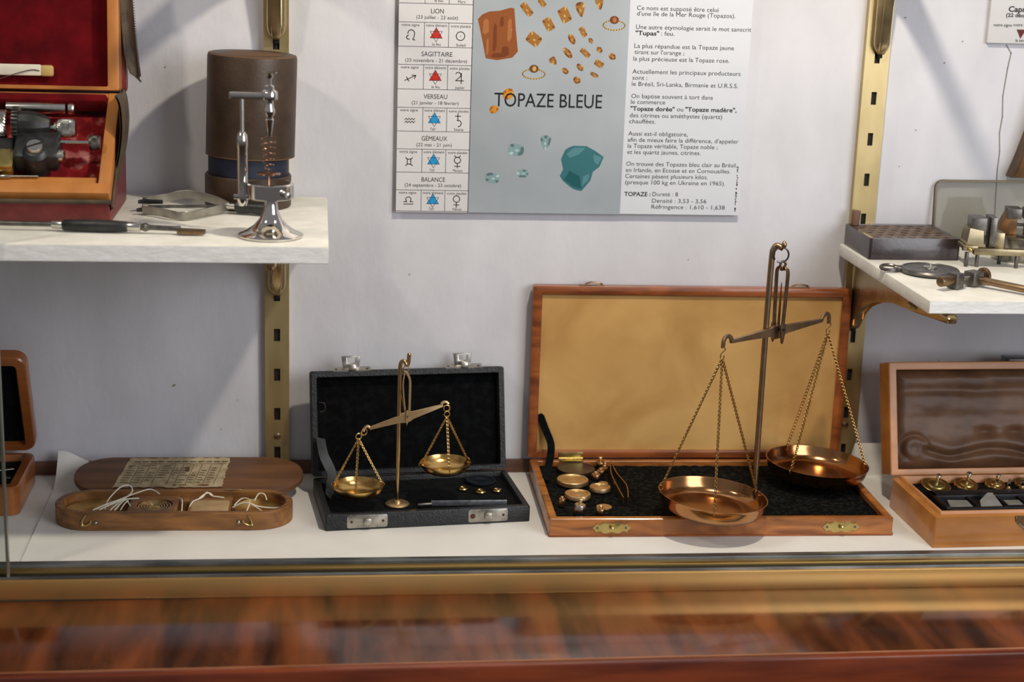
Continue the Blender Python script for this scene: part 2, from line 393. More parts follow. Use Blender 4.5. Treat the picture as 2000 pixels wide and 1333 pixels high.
g.box(-90, 90, -20.8, -20.6, -.8, -.08, .03)
struct('trim_1', g, [W['track'], W['track_dark'], W['track_gold']], 'grey metal sliding track along the front edge', 'window track')
struct('trim_2', G().box(-90, 90, -21.1, -20.82, -1.62, -.2, .05), W['brass_strip'], 'brass strip under the sliding track', 'trim')
tl = MX((1, .011, 0), (0, 1, 0), (0, 0, 1))
struct('trim_3', G().box(-90, 90, -31.6, -20.85, -2.6, -1.6, .08, tl), W['sill'], 'polished dark wood sill in front of the track', 'window sill')
struct('trim_4', G().box(-90, 90, -32.4, -31.62, -9, -1.52, .2, tl).box(-90, 90, -31.78, -31.66, -1.55, -1.5, .02, tl, mi=1), [W['mould'], mat('painted_edge_highlight', (150, 92, 56), (180, 120, 80), .3, scale=.6, stretch=(.3, 1, 1), coat=.3)], 'red brown wooden moulding at the front of the sill', 'moulding')  # second box: lighter strip painting the bright highlight along the moulding's top edge

# sliding glass pane whose right edge stands at the far left
p = thing('sliding_glass_pane', 'clear sliding glass pane standing upright at the far left edge', 'glass pane', (-50, -20.54, -.15))
obj('pane', G().box(-72, -36.12, -20.72, -20.36, -.15, 48), W['glass'], p)
tag(obj('edge_strip', G().box(-36.11, -35.92, -20.74, -20.34, -.15, 48, .04), W['glass_edge'], p), 'greenish polished edge')

# slotted uprights -------------------------------------------------------------
def upright(x0, x1, zc, screws, label, sw):
    p = thing('shelf_upright', label, 'shelf upright', ((x0+x1)/2, 0, .3))
    xm = (x0+x1)/2; g = G(); y0, y1 = -.62, -.48
    a, b = xm-sw/2, xm+sw/2; zs = [zc+3.2*k for k in range(-1, 15) if .9 < zc+3.2*k < 47]
    g.box(x0, a, y0, y1, .3, 48); g.box(b, x1, y0, y1, .3, 48)
    e = [.3]
    for z in zs: e += [z-.5, z+.5]
    e.append(48)
    for k in range(0, len(e), 2): g.box(a, b, y0, y1, e[k], e[k+1])
    g.box(x0, x0+.12, y1, -.02, .3, 48); g.box(x1-.12, x1, y1, -.02, .3, 48)
    obj('front_plate', g, W['brass_up'], p, smooth=0)
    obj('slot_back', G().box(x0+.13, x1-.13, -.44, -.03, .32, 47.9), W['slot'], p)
    for z in screws:
        sc = obj('screw', G().lathe([(.27, 0), (.27, .05), (.2, .1), (0, .12)], 16, T(xm, -.62, z) @ Rx(90)), W['bronze'], p)
        obj('screw_slot', G().box(-.24, .24, -.03, .03, .11, .135, 0, T(xm, -.62, z) @ Rx(90) @ Rz(35)), W['slot'], sc)
    return p
upright(-19.74, -17.88, 1.83, [3.2], 'slotted brass upright behind the brown cylindrical case, with a screw near its foot', .48)
upright(26.35, 28.3, 1.88, [4.0], 'slotted brass upright right of the topaz poster, behind the holed wooden block', .42)

def bracket(x, w, ztop, ztip, reach, label, clip=None):
    p = thing('shelf_bracket', label, 'shelf bracket', (x, -.62, ztip))
    y = -.64
    pl = [(y, ztop), (-reach, ztop), (-reach-.25, ztop-.25), (-reach-.1, ztop-.62), (-reach*.75, ztop-1.15), (-reach*.5, ztop-1.6), (-reach*.3, ztop-2.2), (-reach*.17, ztop-3.2), (y-1.35, ztop-4.2), (y-1.1, ztip+.9), (y-.85, ztip+.3), (y-.5, ztip), (y, ztip)]
    aw = w*(.5 if w > 1.2 else .85)
    g = G().bprism(pl, x-aw/2, x+aw/2, aw*.3, FYZ, seg=4)
    # rounded boss lying on the upright
    r_ = w*.5; zb = ztip+r_*1.5; zt_ = min(ztop-.15, zb+(6 if ztop < 30 else 12))
    pr = [(max(1e-6, r_*math.sin(PI/2*i/9)), zb-r_*1.5*math.cos(PI/2*i/9)) for i in range(10)] + [(r_*.99, zt_-r_*.5), (r_*.8, zt_-.1), (1e-6, zt_)]
    g.lathe(pr, 28, T(x, y-.3, 0) @ Matrix.Diagonal((1, .75 if w > 1.2 else .5, 1, 1)))
    obj('bracket_arm', g, W['brass_br'], p, smooth=50)
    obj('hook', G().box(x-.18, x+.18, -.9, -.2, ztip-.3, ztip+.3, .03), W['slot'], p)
    if clip:
        obj('clip', G().cyl(.75, -.1, .06, 20, T(x-.1, clip, ztop-.75) @ Rx(8), bev=.03).cyl(.22, -.05, .5, 12, T(x-.1, clip, ztop-.75)), W['brass_br'], p)
    return p
bracket(-18.8, 1.42, 21.17, 14.7, 19.2, 'brass shelf bracket under the left white shelf')
bracket(-18.8, 1.45, 43.5, 34.1, 16, 'brass bracket above the brown cylindrical case')
bracket(27.25, 1.0, 18.14, 12.3, 20.6, 'long brass bracket carrying the right white shelf', -14.5)
bracket(27.45, 1.35, 43.5, 34.1, 16, 'brass bracket at the top of the right upright')

# shelves ------------------------------------------------------------------------
def shelf(x0, x1, z0, z1, yf, label, x0f=None):
    sh = MX((1, 0, 0), ((x0-(x0f if x0f is not None else x0))/(-yf)*-1 if False else 0, 1, 0), (0, 0, 1))
    p = thing('shelf', label, 'shelf', ((x0+x1)/2, yf/2, z0))
    obj('board', G().box(x0, x1, yf, -.68, z0, z1, .06), W['shelf'], p)
    g = G()
    def fn(u, v): return (x0+.05+(x1-x0-.1)*u, yf-.03-.02*noise.noise((u*90, v*3, 0)), z0+.06+(z1-z0-.12)*v)
    g.grid(160, 4, fn)
    obj('front_edge', g, W['shelf_edge'], p)
    return p
shelf(-62, -15.0, 21.2, 22.34, -20.2, 'thick white wooden shelf at the upper left under the brown case')
shelf(25.55, 62, 18.2, 19.12, -20.6, 'white wooden shelf at the right carrying the holed block')

# paper sheet ----------------------------------------------------------------------
def paper_fn(u, v):
    x = -35.6 + 76*u
    yb = -.9
    y = -18.4 + (17.5)*v
    z = .018
    if x < -31.4 and v > .8:
        k = (v-.8)/.2; s_ = min(1, (-31.4-x)/3.6); z += 2.2*(k**1.7)*s_**.8
        y -= .2*k
    elif x > 27.7 and v > .93:
        k = (v-.93)/.07; z += 2.7*k; y = -18.4+17.5*.93 + .66*k*(1-.0*k)+.0
    z += .07*math.exp(-(x+35.6)/.45)*(1 if v < .8 else 0)
    return (x, y, z)
tag(obj('paper_sheet', G().grid(190, 60, paper_fn, th=.012), W['paper'], origin=(0, -10, 0)), 'large white paper sheet under the boxes with its left corner curled up', 'paper')

# ================================================================== topaz poster
po = thing('topaz_poster', 'printed leaflet titled TOPAZE BLEUE pinned to the wall', 'poster', (3.7, -.2, 21.2))
obj('sheet', G().box(-9.75, -4.2, -.22, -.06, 21.22, 44), W['poster'], po)
tag(obj('photo_panel', G().box(-4.2, 7.72, -.22, -.06, 21.24, 44), W['poster_photo'], po), 'grey panel with pictures of stones')
obj('text_panel', G().box(7.72, 17.22, -.22, -.06, 21.28, 44), W['poster_r'], po)
YP = lambda k: T(0, -.225-.004*k, 0) @ FXZ
TXT_BM = {}
def textgeo(s, u, v, width, M, bold=False, hs=None, g=None, size=None, mi=0):
    """a line of lettering as flat geometry: left end u, baseline v, given width (cm)"""
    cu = bpy.data.curves.new('t', 'FONT'); cu.body = s; cu.size = 1
    if bold: cu.offset = .022
    cu.resolution_u = 3
    o = bpy.data.objects.new('t', cu); COL.objects.link(o)
    dg = bpy.context.evaluated_depsgraph_get(); me = bpy.data.meshes.new_from_object(o.evaluated_get(dg))
    bpy.data.objects.remove(o); bpy.data.curves.remove(cu)
    xs = [q.co.x for q in me.vertices]
    if not xs: return
    a, b = min(xs), max(xs); kx = width/(b-a); ky = hs or kx
    g.add([(u+(q.co.x-a)*kx, v+q.co.y*ky, 0) for q in me.vertices], [list(f.vertices) for f in me.polygons], mi, M)
    bpy.data.meshes.remove(me)
TXT = [('Ce nom est supposé être celui', 8.25, 36.95, 6.31, 0), ("d'une île de la Mer Rouge (Topazos).", 8.27, 36.53, 7.64, 0), ('Une autre étymologie serait le mot sanscrit', 8.25, 35.53, 8.97, 0), ('"Tupas"', 8.23, 35.07, 1.83, 1), (': feu.', 10.22, 35.08, 1.03, 0), ('La plus répandue est la Topaze jaune', 8.2, 34.11, 7.75, 0), ("tirant sur l'orange ;", 8.23, 33.64, 3.86, 0), ('la plus précieuse est la Topaze rose.', 8.17, 33.14, 7.49, 0), ('Actuellement les principaux producteurs', 8.15, 32.17, 8.46, 0), ('sont :', 8.17, 31.7, 1.16, 0), ('le Brésil, Sri-Lanka, Birmanie et U.R.S.S.', 8.15, 31.23, 8.32, 0), ('On baptise souvent à tort dans', 8.16, 30.3, 6.39, 0), ('le commerce', 8.15, 29.86, 2.68, 0), ('"Topaze dorée"', 8.13, 29.34, 3.46, 1), ('ou', 11.79, 29.35, 0.48, 0), ('"Topaze madère",', 12.43, 29.36, 4.06, 1), ('des citrines ou améthystes (quartz)', 8.12, 28.83, 7.26, 0), ('chauffées.', 8.1, 28.37, 2.05, 0), ('Aussi est-il obligatoire,', 8.07, 27.42, 4.68, 0), ("afin de mieux faire la différence, d'appeler", 8.05, 26.94, 8.76, 0), ('la Topaze véritable, Topaze noble ;', 8.08, 26.47, 7.09, 0), ('et les quartz jaunes, citrines.', 8.06, 25.99, 5.8, 0), ('On trouve des Topazes bleu clair au Brésil,', 8.03, 25.07, 8.79, 0), ('en Irlande, en Ecosse et en Cornouailles.', 8.01, 24.59, 8.31, 0), ('Certaines pèsent plusieurs kilos.', 8.0, 24.11, 6.55, 0), ('(presque 100 kg en Ukraine en 1965).', 8.02, 23.63, 7.95, 0), ('TOPAZE :', 7.99, 22.7, 2.07, 1), ('Dureté : 8', 10.22, 22.72, 2.04, 0), ('Densité : 3,53 - 3,56', 10.21, 22.2, 4.34, 0), ('Réfringence : 1,610 - 1,638', 10.2, 21.72, 5.86, 0)]
g = G()
for s_, u_, v_, w_, b_ in TXT: textgeo(s_, u_, v_, w_, YP(1), b_, .47, g)
po.location.y -= .0025
tag(obj('body_text', g, W['ink'], po, smooth=0), 'small printed paragraphs')
g = G(); textgeo('TOPAZE BLEUE', -2.4, 29.46, 8.3, YP(3), False, 1.5, g)
tag(obj('title', g, flat('title_ink', (20, 20, 22)), po, smooth=0), 'large black title TOPAZE BLEUE')
# zodiac column
SIGN = [('LION', '(23 juillet - 23 août)', (-7.35, 36.28), 0.95, (-8.44, 35.86), 3.12), ('SAGITTAIRE', '(23 novembre - 21 décembre)', (-8.0, 33.1), 2.32, (-9.22, 32.66), 4.67), ('VERSEAU', '(21 janvier - 18 février)', (-7.78, 29.92), 1.79, (-8.67, 29.48), 3.54), ('GÉMEAUX', '(22 mai - 21 juin)', (-7.88, 26.74), 1.96, (-8.26, 26.3), 2.7), ('BALANCE', '(24 septembre - 23 octobre)', (-7.82, 23.59), 1.81, (-9.1, 23.19), 4.33)]
g = G(); cells = G()
PLAN = ['Soleil', 'Jupiter', 'Saturne', 'Mercure', 'Vénus']
for k, (a_, b_, p1, w1, p2, w2) in enumerate(SIGN):
    textgeo(a_, p1[0], p1[1], w1, YP(1), False, .5, g); textgeo(b_, p2[0], p2[1], w2, YP(1), False, .38, g)
    zt = (35.6, 32.46, 29.24, 26.08, 22.93)[k]; zb = (33.8, 30.62, 27.44, 24.3, 21.3)[k]
    for xx in (-7.82, -6.0): cells.strip([(xx, zt), (xx, zb)], .035, YP(1))
    cells.strip([(-9.75, zt), (-4.22, zt)], .035, YP(1)); cells.strip([(-9.75, zb), (-4.22, zb)], .035, YP(1))
    textgeo('votre signe', -9.55, zt-.3, 1.35, YP(1), False, .3, g); textgeo('votre élément', -7.72, zt-.3, 1.6, YP(1), False, .3, g); textgeo('votre planète', -5.85, zt-.32, 1.5, YP(1), False, .3, g)
    textgeo('le feu' if k < 2 else "l'air", -7.2, zb+.1, .62 if k < 2 else .4, YP(1), False, .3, g); textgeo(PLAN[k], -5.42, zb+.08, .72, YP(1), False, .3, g)
    cx, cz = -6.93, (zt+zb)/2+.02; r = .52
    tri = [(cx, cz+r), (cx-.88*r, cz-.5*r), (cx+.88*r, cz-.5*r)]; inv = [(cx, cz-r*1.05), (cx+.88*r, cz+.45*r), (cx-.88*r, cz+.45*r)]
    et = obj('element_triangle', G().poly(tri, 0, YP(1)), W['print_red'] if k < 2 else W['print_blue'], po, smooth=0)
    tag(et, 'red triangle' if k < 2 else 'blue triangle'); starl = G()
    for t3 in (tri, inv): starl.strip(t3+t3[:1], .03, YP(2))
    obj('star_outline', starl, W['ink'], et, smooth=0)
    sx_, sz = -8.8, (zt+zb)/2-.08; px, pz = -5.1, (zt+zb)/2
    sym, sym2 = G(), G()
    ST = lambda pts, w=.06: (sym if pts[0][0] < -7 else sym2).strip(pts, w, YP(1))
    circ = lambda x, z, r, a0=0, a1=360, n=18: [(x+r*math.cos(R(a0+(a1-a0)*i/n)), z+r*math.sin(R(a0+(a1-a0)*i/n))) for i in range(n+1)]
    if k == 0:
        ST(circ(sx_-.2, sz-.15, .14, 90, 300)); ST(circ(sx_, sz+.15, .25, 190, -20)+[(sx_+.22, sz-.1), (sx_+.12, sz-.3), (sx_+.3, sz-.35)])
        ST(circ(px, pz-.05, .32)); sym2.poly(ell(px, pz-.05, .04, .04, 8), 0, YP(1))
    elif k == 1:
        ST([(sx_-.42, sz-.2), (sx_+.38, sz+.18)]); ST([(sx_+.1, sz+.2), (sx_+.4, sz+.19), (sx_+.3, sz-.06)]); ST([(sx_-.3, sz+.06), (sx_-.12, sz-.26)])
        ST(circ(px-.1, pz+.2, .2, 150, -30)+[(px-.28, pz-.22), (px+.32, pz-.22)]); ST([(px+.14, pz+.35), (px+.14, pz-.45)])
    elif k == 2:
        for dz in (.1, -.12): ST([(sx_-.38+.11*i, sz+dz+(.06 if i % 2 else -.06)) for i in range(8)], .05)
        ST([(px-.05, pz+.5), (px-.05, pz-.05)]); ST([(px-.26, pz+.3), (px+.18, pz+.3)]); ST(circ(px-.02, pz-.25, .24, 110, -95))
    elif k == 3:
        ST(circ(sx_, sz+.5, .32, 215, 325)); ST(circ(sx_, sz-.5, .32, 35, 145)); ST([(sx_-.13, sz+.2), (sx_-.13, sz-.2)]); ST([(sx_+.13, sz+.2), (sx_+.13, sz-.2)])
        ST(circ(px, pz+.08, .24)); ST(circ(px, pz+.55, .25, 205, 335)); ST([(px, pz-.16), (px, pz-.52)]); ST([(px-.22, pz-.38), (px+.22, pz-.38)])
    else:
        ST([(sx_-.36, sz-.2), (sx_+.36, sz-.2)]); ST([(sx_-.36, sz-.02), (sx_-.14, sz-.02)]+circ(sx_, sz+.15, .2, 235, -55)+[(sx_+.36, sz-.02)])
        ST(circ(px, pz+.16, .25)); ST([(px, pz-.1), (px, pz-.5)]); ST([(px-.2, pz-.3), (px+.2, pz-.3)])
    obj('sign_symbol', sym, W['ink'], po, smooth=0); obj('planet_symbol', sym2, W['ink'], po, smooth=0)
textgeo('le feu', -7.1, 37.12, .62, YP(1), False, .3, g); textgeo('Mars', -5.35, 37.08, .55, YP(1), False, .3, g)
cells.strip([(-9.75, 36.99), (-4.22, 36.99)], .035, YP(1))
for xx in (-7.82, -6.0): cells.strip([(xx, 38.8), (xx, 36.99)], .035, YP(1))
cells.strip([(-4.2, 21.25), (-4.2, 44)], .05, YP(1))
obj('sign_names', g, W['ink'], po, smooth=0); obj('cell_lines', cells, W['ink'], po, smooth=0)
# fine vertical line of print is illegible in the photograph: keep only its strokes
g = G(); zz = 21.6
while zz < 25.2:
    w_ = rnd.uniform(.06, .16); g.strip([(16.9+rnd.uniform(-.03, .03), zz), (16.9+rnd.uniform(-.05, .05), zz+w_*.7)], rnd.uniform(.05, .12), YP(1)); zz += w_+.05+(rnd.random() < .12)*.15
obj('fine_print', g, W['ink'], po, smooth=0)
GEM = [('rect', -0.16, 36.76, 0.56, 0.26, -50), ('rect', 1.55, 35.7, 0.49, 0.33, -58), ('rect', 0.46, 34.57, 0.53, 0.43, -35), ('rect', 2.74, 36.42, 0.56, 0.39, -62), ('pear', 3.93, 36.87, 0.56, 0.33, -80), ('rect', 0.99, 37.28, 0.33, 0.2, -50), ('pear', 5.36, 37.36, 0.49, 0.3, -80), ('oval', 3.36, 34.64, 0.43, 0.23, -60), ('pear', 2.01, 32.96, 0.33, 0.26, -50), ('oval', 2.95, 32.24, 0.3, 0.2, -35), ('oval', 3.09, 33.6, 0.49, 0.23, -48), ('rect', 4.43, 33.63, 0.43, 0.2, -42), ('rect', 4.2, 35.2, 0.39, 0.2, -60), ('oval', 4.82, 34.56, 0.23, 0.16, -50), ('oval', 5.52, 33.89, 0.26, 0.2, -45), ('oval', 6.53, 33.41, 0.3, 0.23, -35), ('rect', 5.53, 32.84, 0.36, 0.23, -30), ('oval', 4.08, 32.54, 0.33, 0.2, -48), ('oval', 5.21, 31.99, 0.36, 0.16, -28), ('oval', 3.89, 31.57, 0.3, 0.26, -40), ('ovalo', -1.35, 30.41, 0.46, 0.39, 40), ('ovalo', -2.41, 29.22, 0.36, 0.3, 30), ('blue', -0.62, 26.16, 0.62, 0.46, -5), ('bpear', 1.66, 26.75, 0.56, 0.39, -90), ('blue', -2.37, 23.95, 0.56, 0.39, -8), ('blue', -0.04, 24.34, 0.46, 0.3, 0)]
for kd, u, v, a, b, rot in GEM:
    g = G(); rectk = kd == 'rect'
    if rectk: o1 = [(-a, -b*.7), (-a*.8, -b), (a*.8, -b), (a, -b*.7), (a, b*.7), (a*.8, b), (-a*.8, b), (-a, b*.7)]
    elif kd in ('pear', 'bpear'): o1 = [(a*(math.cos(t)+.12*math.cos(2*t)-.1), b*math.sin(t)*(1-.32*math.cos(t))) for t in [2*PI*i/20 for i in range(20)]]
    elif kd == 'blue': o1 = [(math.copysign(abs(math.cos(t))**.75, math.cos(t))*a, math.copysign(abs(math.sin(t))**.75, math.sin(t))*b) for t in [2*PI*i/20 for i in range(20)]]
    else: o1 = ell(0, 0, a, b, 20)
    n = len(o1); c, s_ = math.cos(R(rot)), math.sin(R(rot))
    tr = lambda P: [(u+x*c-y*s_, v+x*s_+y*c) for x, y in P]
    o2 = [(x*.58, y*.52) for x, y in o1]
    A, B = tr(o1), tr(o2)
    for i in range(n):
        j = (i+1) % n; sh = (1, 0, 1, 1, 2, 1, 0, 0, 1, 0)[int(i*10/n+u*3) % 10] if not rectk else (0, 1, 2, 1)[i % 4]
        g.add([(*A[i], 0), (*A[j], 0), (*B[j], 0), (*B[i], 0)], [[0, 1, 2, 3]], sh, YP(1))
    g.poly(B, 0, YP(1), 1)
    g.poly(tr([(-a*.1, -b*.2), (a*.28, -b*.28), (a*.35, b*.05), (0, b*.1)]), 0, YP(2), 2)
    ms = {'rect': ('gem_amber_dark', 'gem_amber', 'gem_amber_light'), 'blue': ('gem_blue_dark', 'gem_blue', 'gem_blue_light'), 'bpear': ('gem_blue_dark', 'gem_blue', 'gem_blue_light'), 'ovalo': ('gem_orange_dark', 'gem_orange', 'gem_amber_light')}.get(kd, ('gem_amber_dark', 'gem_amber', 'gem_amber_light') if rnd.random() < .5 else ('gem_rough_dark', 'gem_amber', 'gem_amber_light'))
    obj('gem_picture', g, [W[q] for q in ms], po, smooth=0)
g = G()
RP = [(-3.82, 35.94), (-3.5, 36.3), (-2.98, 36.53), (-2.2, 36.6), (-1.4, 36.85), (-1.1, 36.8), (-0.92, 35.14), (-0.72, 33.62), (-1.13, 33.15), (-2.29, 32.93), (-3.15, 33.06), (-3.47, 34.51)]
g.poly(RP, 0, YP(1), 0)
for x, z, w_, h_, mi in ((-3.2, 35.4, .5, 1.2, 2), (-2.5, 34.6, .3, 2.2, 1), (-1.4, 35.2, .35, 1.8, 2), (-2.0, 35.8, .3, .8, 1), (-3.05, 33.9, .2, 1.3, 2), (-1.7, 33.6, .6, .8, 1), (-2.2, 33.3, 1.1, .35, 1), (-1.3, 35.7, .06, .5, 3), (-1.25, 35.2, .05, .2, 3)):
    g.poly([(x-w_/2, z-h_*.4), (x-w_*.1, z-h_/2), (x+w_/2, z-h_*.3), (x+w_*.4, z+h_*.4), (x, z+h_/2), (x-w_*.4, z+h_*.35)], 0, YP(2+.25*(abs(x)+abs(36-z))), mi)
obj('gem_picture', g, [W['gem_rough'], W['gem_rough_dark'], W['gem_rough_light'], W['gem_blue_light']], po, smooth=0)
g = G()
g.poly([(2.91, 25.5), (3.2, 26.22), (3.5, 26.42), (3.86, 26.55), (4.86, 26.53), (5.5, 26.2), (6.23, 25.72), (5.94, 24.96), (5.44, 24.55), (5.27, 23.87), (4.62, 23.05), (4.2, 23.1), (3.8, 23.28), (3.1, 23.83), (2.86, 24.2), (3.1, 24.71)], 0, YP(1), 0)
for pts, mi in (([(3.3, 25.9), (3.9, 26.4), (4.8, 26.4), (4.3, 25.9), (3.6, 25.6)], 1), ([(5.4, 25.9), (6.1, 25.7), (5.8, 25.1), (5.5, 25.3)], 1), ([(3.2, 23.9), (3.9, 23.4), (4.6, 23.2), (4.4, 24.2), (3.6, 24.6)], 2), ([(4.6, 23.4), (5.1, 23.9), (5.2, 24.4), (4.7, 24.2)], 1)):
    g.poly(pts, 0, YP(2), mi)
obj('gem_picture', g, [W['gem_teal'], W['gem_teal_light'], W['gem_teal_dark']], po, smooth=0)
for cx, cz, rx, rz, gm in ((.55, 31.95, .86, .36, ('gem_amber_dark', 'gem_amber_light')), (6.55, 35.75, .84, .36, ('gem_rough_dark', 'gem_rough_light'))):
    g = G(); g.strip(ell(cx, cz, rx, rz, 24)+ell(cx, cz, rx, rz, 24)[:1], .09, YP(1), 0)
    g.poly(ell(cx, cz+.4, .36, .3, 14), 0, YP(2), 1); g.poly(ell(cx+.03, cz+.4, .16, .2, 10), 0, YP(3), 2)
    obj('ring_picture', g, [W['gem_gold'], W[gm[0]], W[gm[1]]], po, smooth=0)

# small card at the upper right
ca = thing('zodiac_card', 'glossy white card with a dark red triangle at the top right of the wall', 'card', (39, -.2, 35.1))
obj('sheet', G().box(36.15, 44, -.4, -.05, 35.16, 46, .04), [W['poster']], ca)
g = G(); textgeo('Capricorne', 37.6, 37.6, 3.2, T(0, -.2, 0) @ YP(0), True, .6, g); textgeo('(22 décembre', 37.45, 37.2, 2.6, T(0, -.2, 0) @ YP(0), True, .4, g)
textgeo('votre signe', 36.5, 36.45, 1.5, T(0, -.2, 0) @ YP(0), False, .34, g); textgeo('votre élément', 38.1, 36.5, 2.0, T(0, -.2, 0) @ YP(0), False, .34, g); textgeo('la terre', 38.45, 35.3, .9, T(0, -.2, 0) @ YP(0), False, .34, g)
obj('card_text', g, W['ink'], ca, smooth=0)
obj('triangle', G().poly([(38.42, 36.25), (39.2, 36.25), (38.8, 35.55)], 0, T(0, -.2, 0) @ YP(0)), W['print_dkred'], ca, smooth=0)

# ================================================================== boxes on the floor
ZB = .04                                          # boxes rest on the paper sheet
def lidmat(t):                                    # lid frame: x right, y up the lid, z towards the viewer
    t = R(t); return MX((1, 0, 0), (0, math.sin(t), math.cos(t)), (0, -math.cos(t), math.sin(t)))
def pile(x0, x1, y0, y1, z, amp, nx, ny, M, sc=1.6, seed=0, th=.12):
    return G().grid(nx, ny, lambda u, v: (x0+(x1-x0)*u, y0+(y1-y0)*v, z+amp*noise.noise(((x0+(x1-x0)*u)*sc+seed, (y0+(y1-y0)*v)*sc, 0))+.5*amp*noise.noise((u*60, v*40, seed))), M, th=th)

# ---- black case with the small balance
MA = T(-15.1, -13.2, ZB) @ Rz(6.2)
ba = thing('black_scale_case', 'open black leather case holding the small balance', 'case', (-8, -9, ZB))
WA, DA, HA = 15.2, 8.3, 1.2
g = G().frame(rrect(0, WA, 0, DA, .18), rrect(.5, WA-.5, .5, DA-.4, .1), 0, HA, MA, bev=.1); g.box(.3, WA-.3, .3, DA-.3, .02, .6, 0, MA)
g.poly(ell(6.45, .2, .3, .12, 12, 10), HA+.012, MA, 1)
obj('case_base', g, [W['bk_leather'], W['cyl_edge']], ba)
obj('lining', pile(.45, WA-.45, .45, DA-.35, .84, .05, 90, 50, MA, 1.4, 3), W['bk_velvet'], ba)
ML = MA @ T(0, DA-.02, HA+.06) @ lidmat(14)
LA = 8.1
g = G().frame(rrect(0, WA, 0, LA, .2), rrect(.48, WA-.48, .42, LA-.5, .12), -1.2, 0, ML, bev=.1); g.box(.3, WA-.3, .3, LA-.3, -1.19, -1.0, 0, ML)
ld = obj('lid', g, W['bk_leather'], ba)
obj('lid_lining', pile(.45, WA-.45, .4, LA-.45, -.78, .05, 70, 40, ML, .9, 9), W['bk_velvet'], ld)
for i, x in enumerate((3.2, 12.0)):               # sprung clasps on the upper edge of the lid
    Q = ML @ T(x, LA, -.55)
    c_ = obj('clasp', G().bprism(rrect(-1.5, 1.5, -.36, .36, .08), 0, .07, .02, Q @ T(0, .05, .2) @ Rx(-62)), W['steel'], ld)
    up_ = Q @ Rx(4)
    obj('catch', G().frame([(-.62, .1), (.62, .1), (.74, 1.1), (-.74, 1.1)], [(-.3, .55), (.3, .55), (.34, .95), (-.34, .95)], -.05, .05, up_ @ T(0, .02, -.1), bev=.015), W['steel'], ld)
    obj('clasp_knob', G().box(-.28, .3, .0, .46, 0, .3, .1, Q @ T(0.05, .0, .3)), W['steel'], ld)
    for dx in (-1.2, 1.2): obj('rivet', G().cyl(.1, .07, .09, 12, Q @ T(dx, .05, .2) @ Rx(-62)), W['rust'], ld)
for x, z0 in ((3.05, .12), (12.0, .12)):
    Q = MA @ T(x, 0, .62) @ FXZ
    c_ = tag(obj('clasp_plate', G().bprism(rrect(-1.48, 1.48, -.48, .5, .14), 0, .06, .02, Q), W['steel'], ba), 'nickel clasp plate')
    obj('staple', G().box(-.3, .3, -.26, .26, .05, .34, .12, Q), W['steel'], c_)
    for dx in (-1.15, 1.15): obj('rivet', G().cyl(.1 if dx > 0 or x < 5 else .2, .06, .08, 12, Q @ T(dx, 0, 0)), W['rust'], c_)
def ribbon(pts, w, th, up_, M=None): return G().bar(spline(pts, 6), w, th, up_=up_, M=M)
g = G().sweep(spline([(.62, DA+.5, 4.2), (.75, 7.6, 3.2), (1.25, 6.8, 2.0), (1.0, 5.6, 1.3), (.75, 4.3, .98)], 6), [(-.42, -.02), (.42, -.02), (.42, .02), (-.42, .02)], up_=(.5, -1, .3), M=MA)
tag(obj('strap', g, mat('grey_strap', (44, 48, 50), (66, 70, 70), .45), ba), 'narrow worn leather stay')
g = G().tube(spline([(.55, DA+1.0, 6.9), (.95, DA+.95, 6.85), (1.0, DA+.9, 6.3), (.6, DA+.85, 6.2)], 6), .025, 6, M=MA)
obj('loop', g, W['zip'], ba)

# ---- large wooden box with the large balance
MB = T(1.0, -14.8, ZB) @ Rz(-.9)
WB, DB, HB = 25.6, 13.55, 1.38
bb = thing('wooden_scale_box', 'large open wooden box with tan lid holding the large balance', 'box', (13.8, -8, ZB))
g = G().frame(rrect(0, WB, 0, DB, .12, 3), rrect(.6, WB-.6, .55, DB-.5, .08, 3), .08, HB, MB, bev=.07); g.box(.3, WB-.3, .3, DB-.3, .02, .5, 0, MB)
obj('box_base', g, W['wood_b'], bb)
obj('foot_moulding', G().frame(rrect(-.05, WB+.05, -.05, DB, .12, 3), rrect(.5, WB-.5, .5, DB-.5, .08, 3), 0, .13, MB, bev=.03), W['wood_bl'], bb)
obj('lining', pile(.55, WB-.55, .5, DB-.45, .96, .06, 150, 80, MB, 1.8, 5), W['bk_plush'], bb)
MLB = MB @ T(-.15, DB-.06, HB+.1) @ lidmat(.6)
LB = 14.1
g = G().frame(rrect(0, WB, 0, LB, .2, 3), rrect(.72, WB-.72, .62, LB-.7, .06, 3), -.8, 0, MLB, bev=.06)
ld = obj('lid', g, W['wood_bl'], bb)
tag(obj('lid_panel', G().grid(60, 30, lambda u, v: (.7+(WB-1.4)*u, .6+(LB-1.28)*v, -.28+.02*noise.noise((u*5, v*4, 1))), MLB, th=.4), W['tan'], ld), 'tan paper covered panel')
for x in (4.6, 21.2):                             # eyes of the latch hooks above the lid
    obj('latch_hook', G().bprism(rrect(-1.0, 1.0, -.2, .2, .15), 0, .05, .015, MLB @ T(x, LB, -.45) @ Rx(-90)).tube(spline([(-.5, .12, 0), (0, .26, .05), (.6, .2, 0), (.9, .1, -.1)], 5), .07, 8, M=MLB @ T(x, LB, -.45)), W['bronze'], ld)
hg = tag(obj('hinge', G().box(2.35, 4.3, -.02, .06, .02, .5, .02, MB @ T(0, DB-.1, HB+.1)).bprism(rrect(2.35, 4.3, DB-.62, DB-.14, .05), HB, HB+.05, .015, MB), W['brass_y'], bb), 'brass hinge')
obj('hinge_barrel', G().rod((2.35, DB-.14, HB+.09), (4.3, DB-.14, HB+.09), .09, 10, M=MB), W['brass_y'], hg)
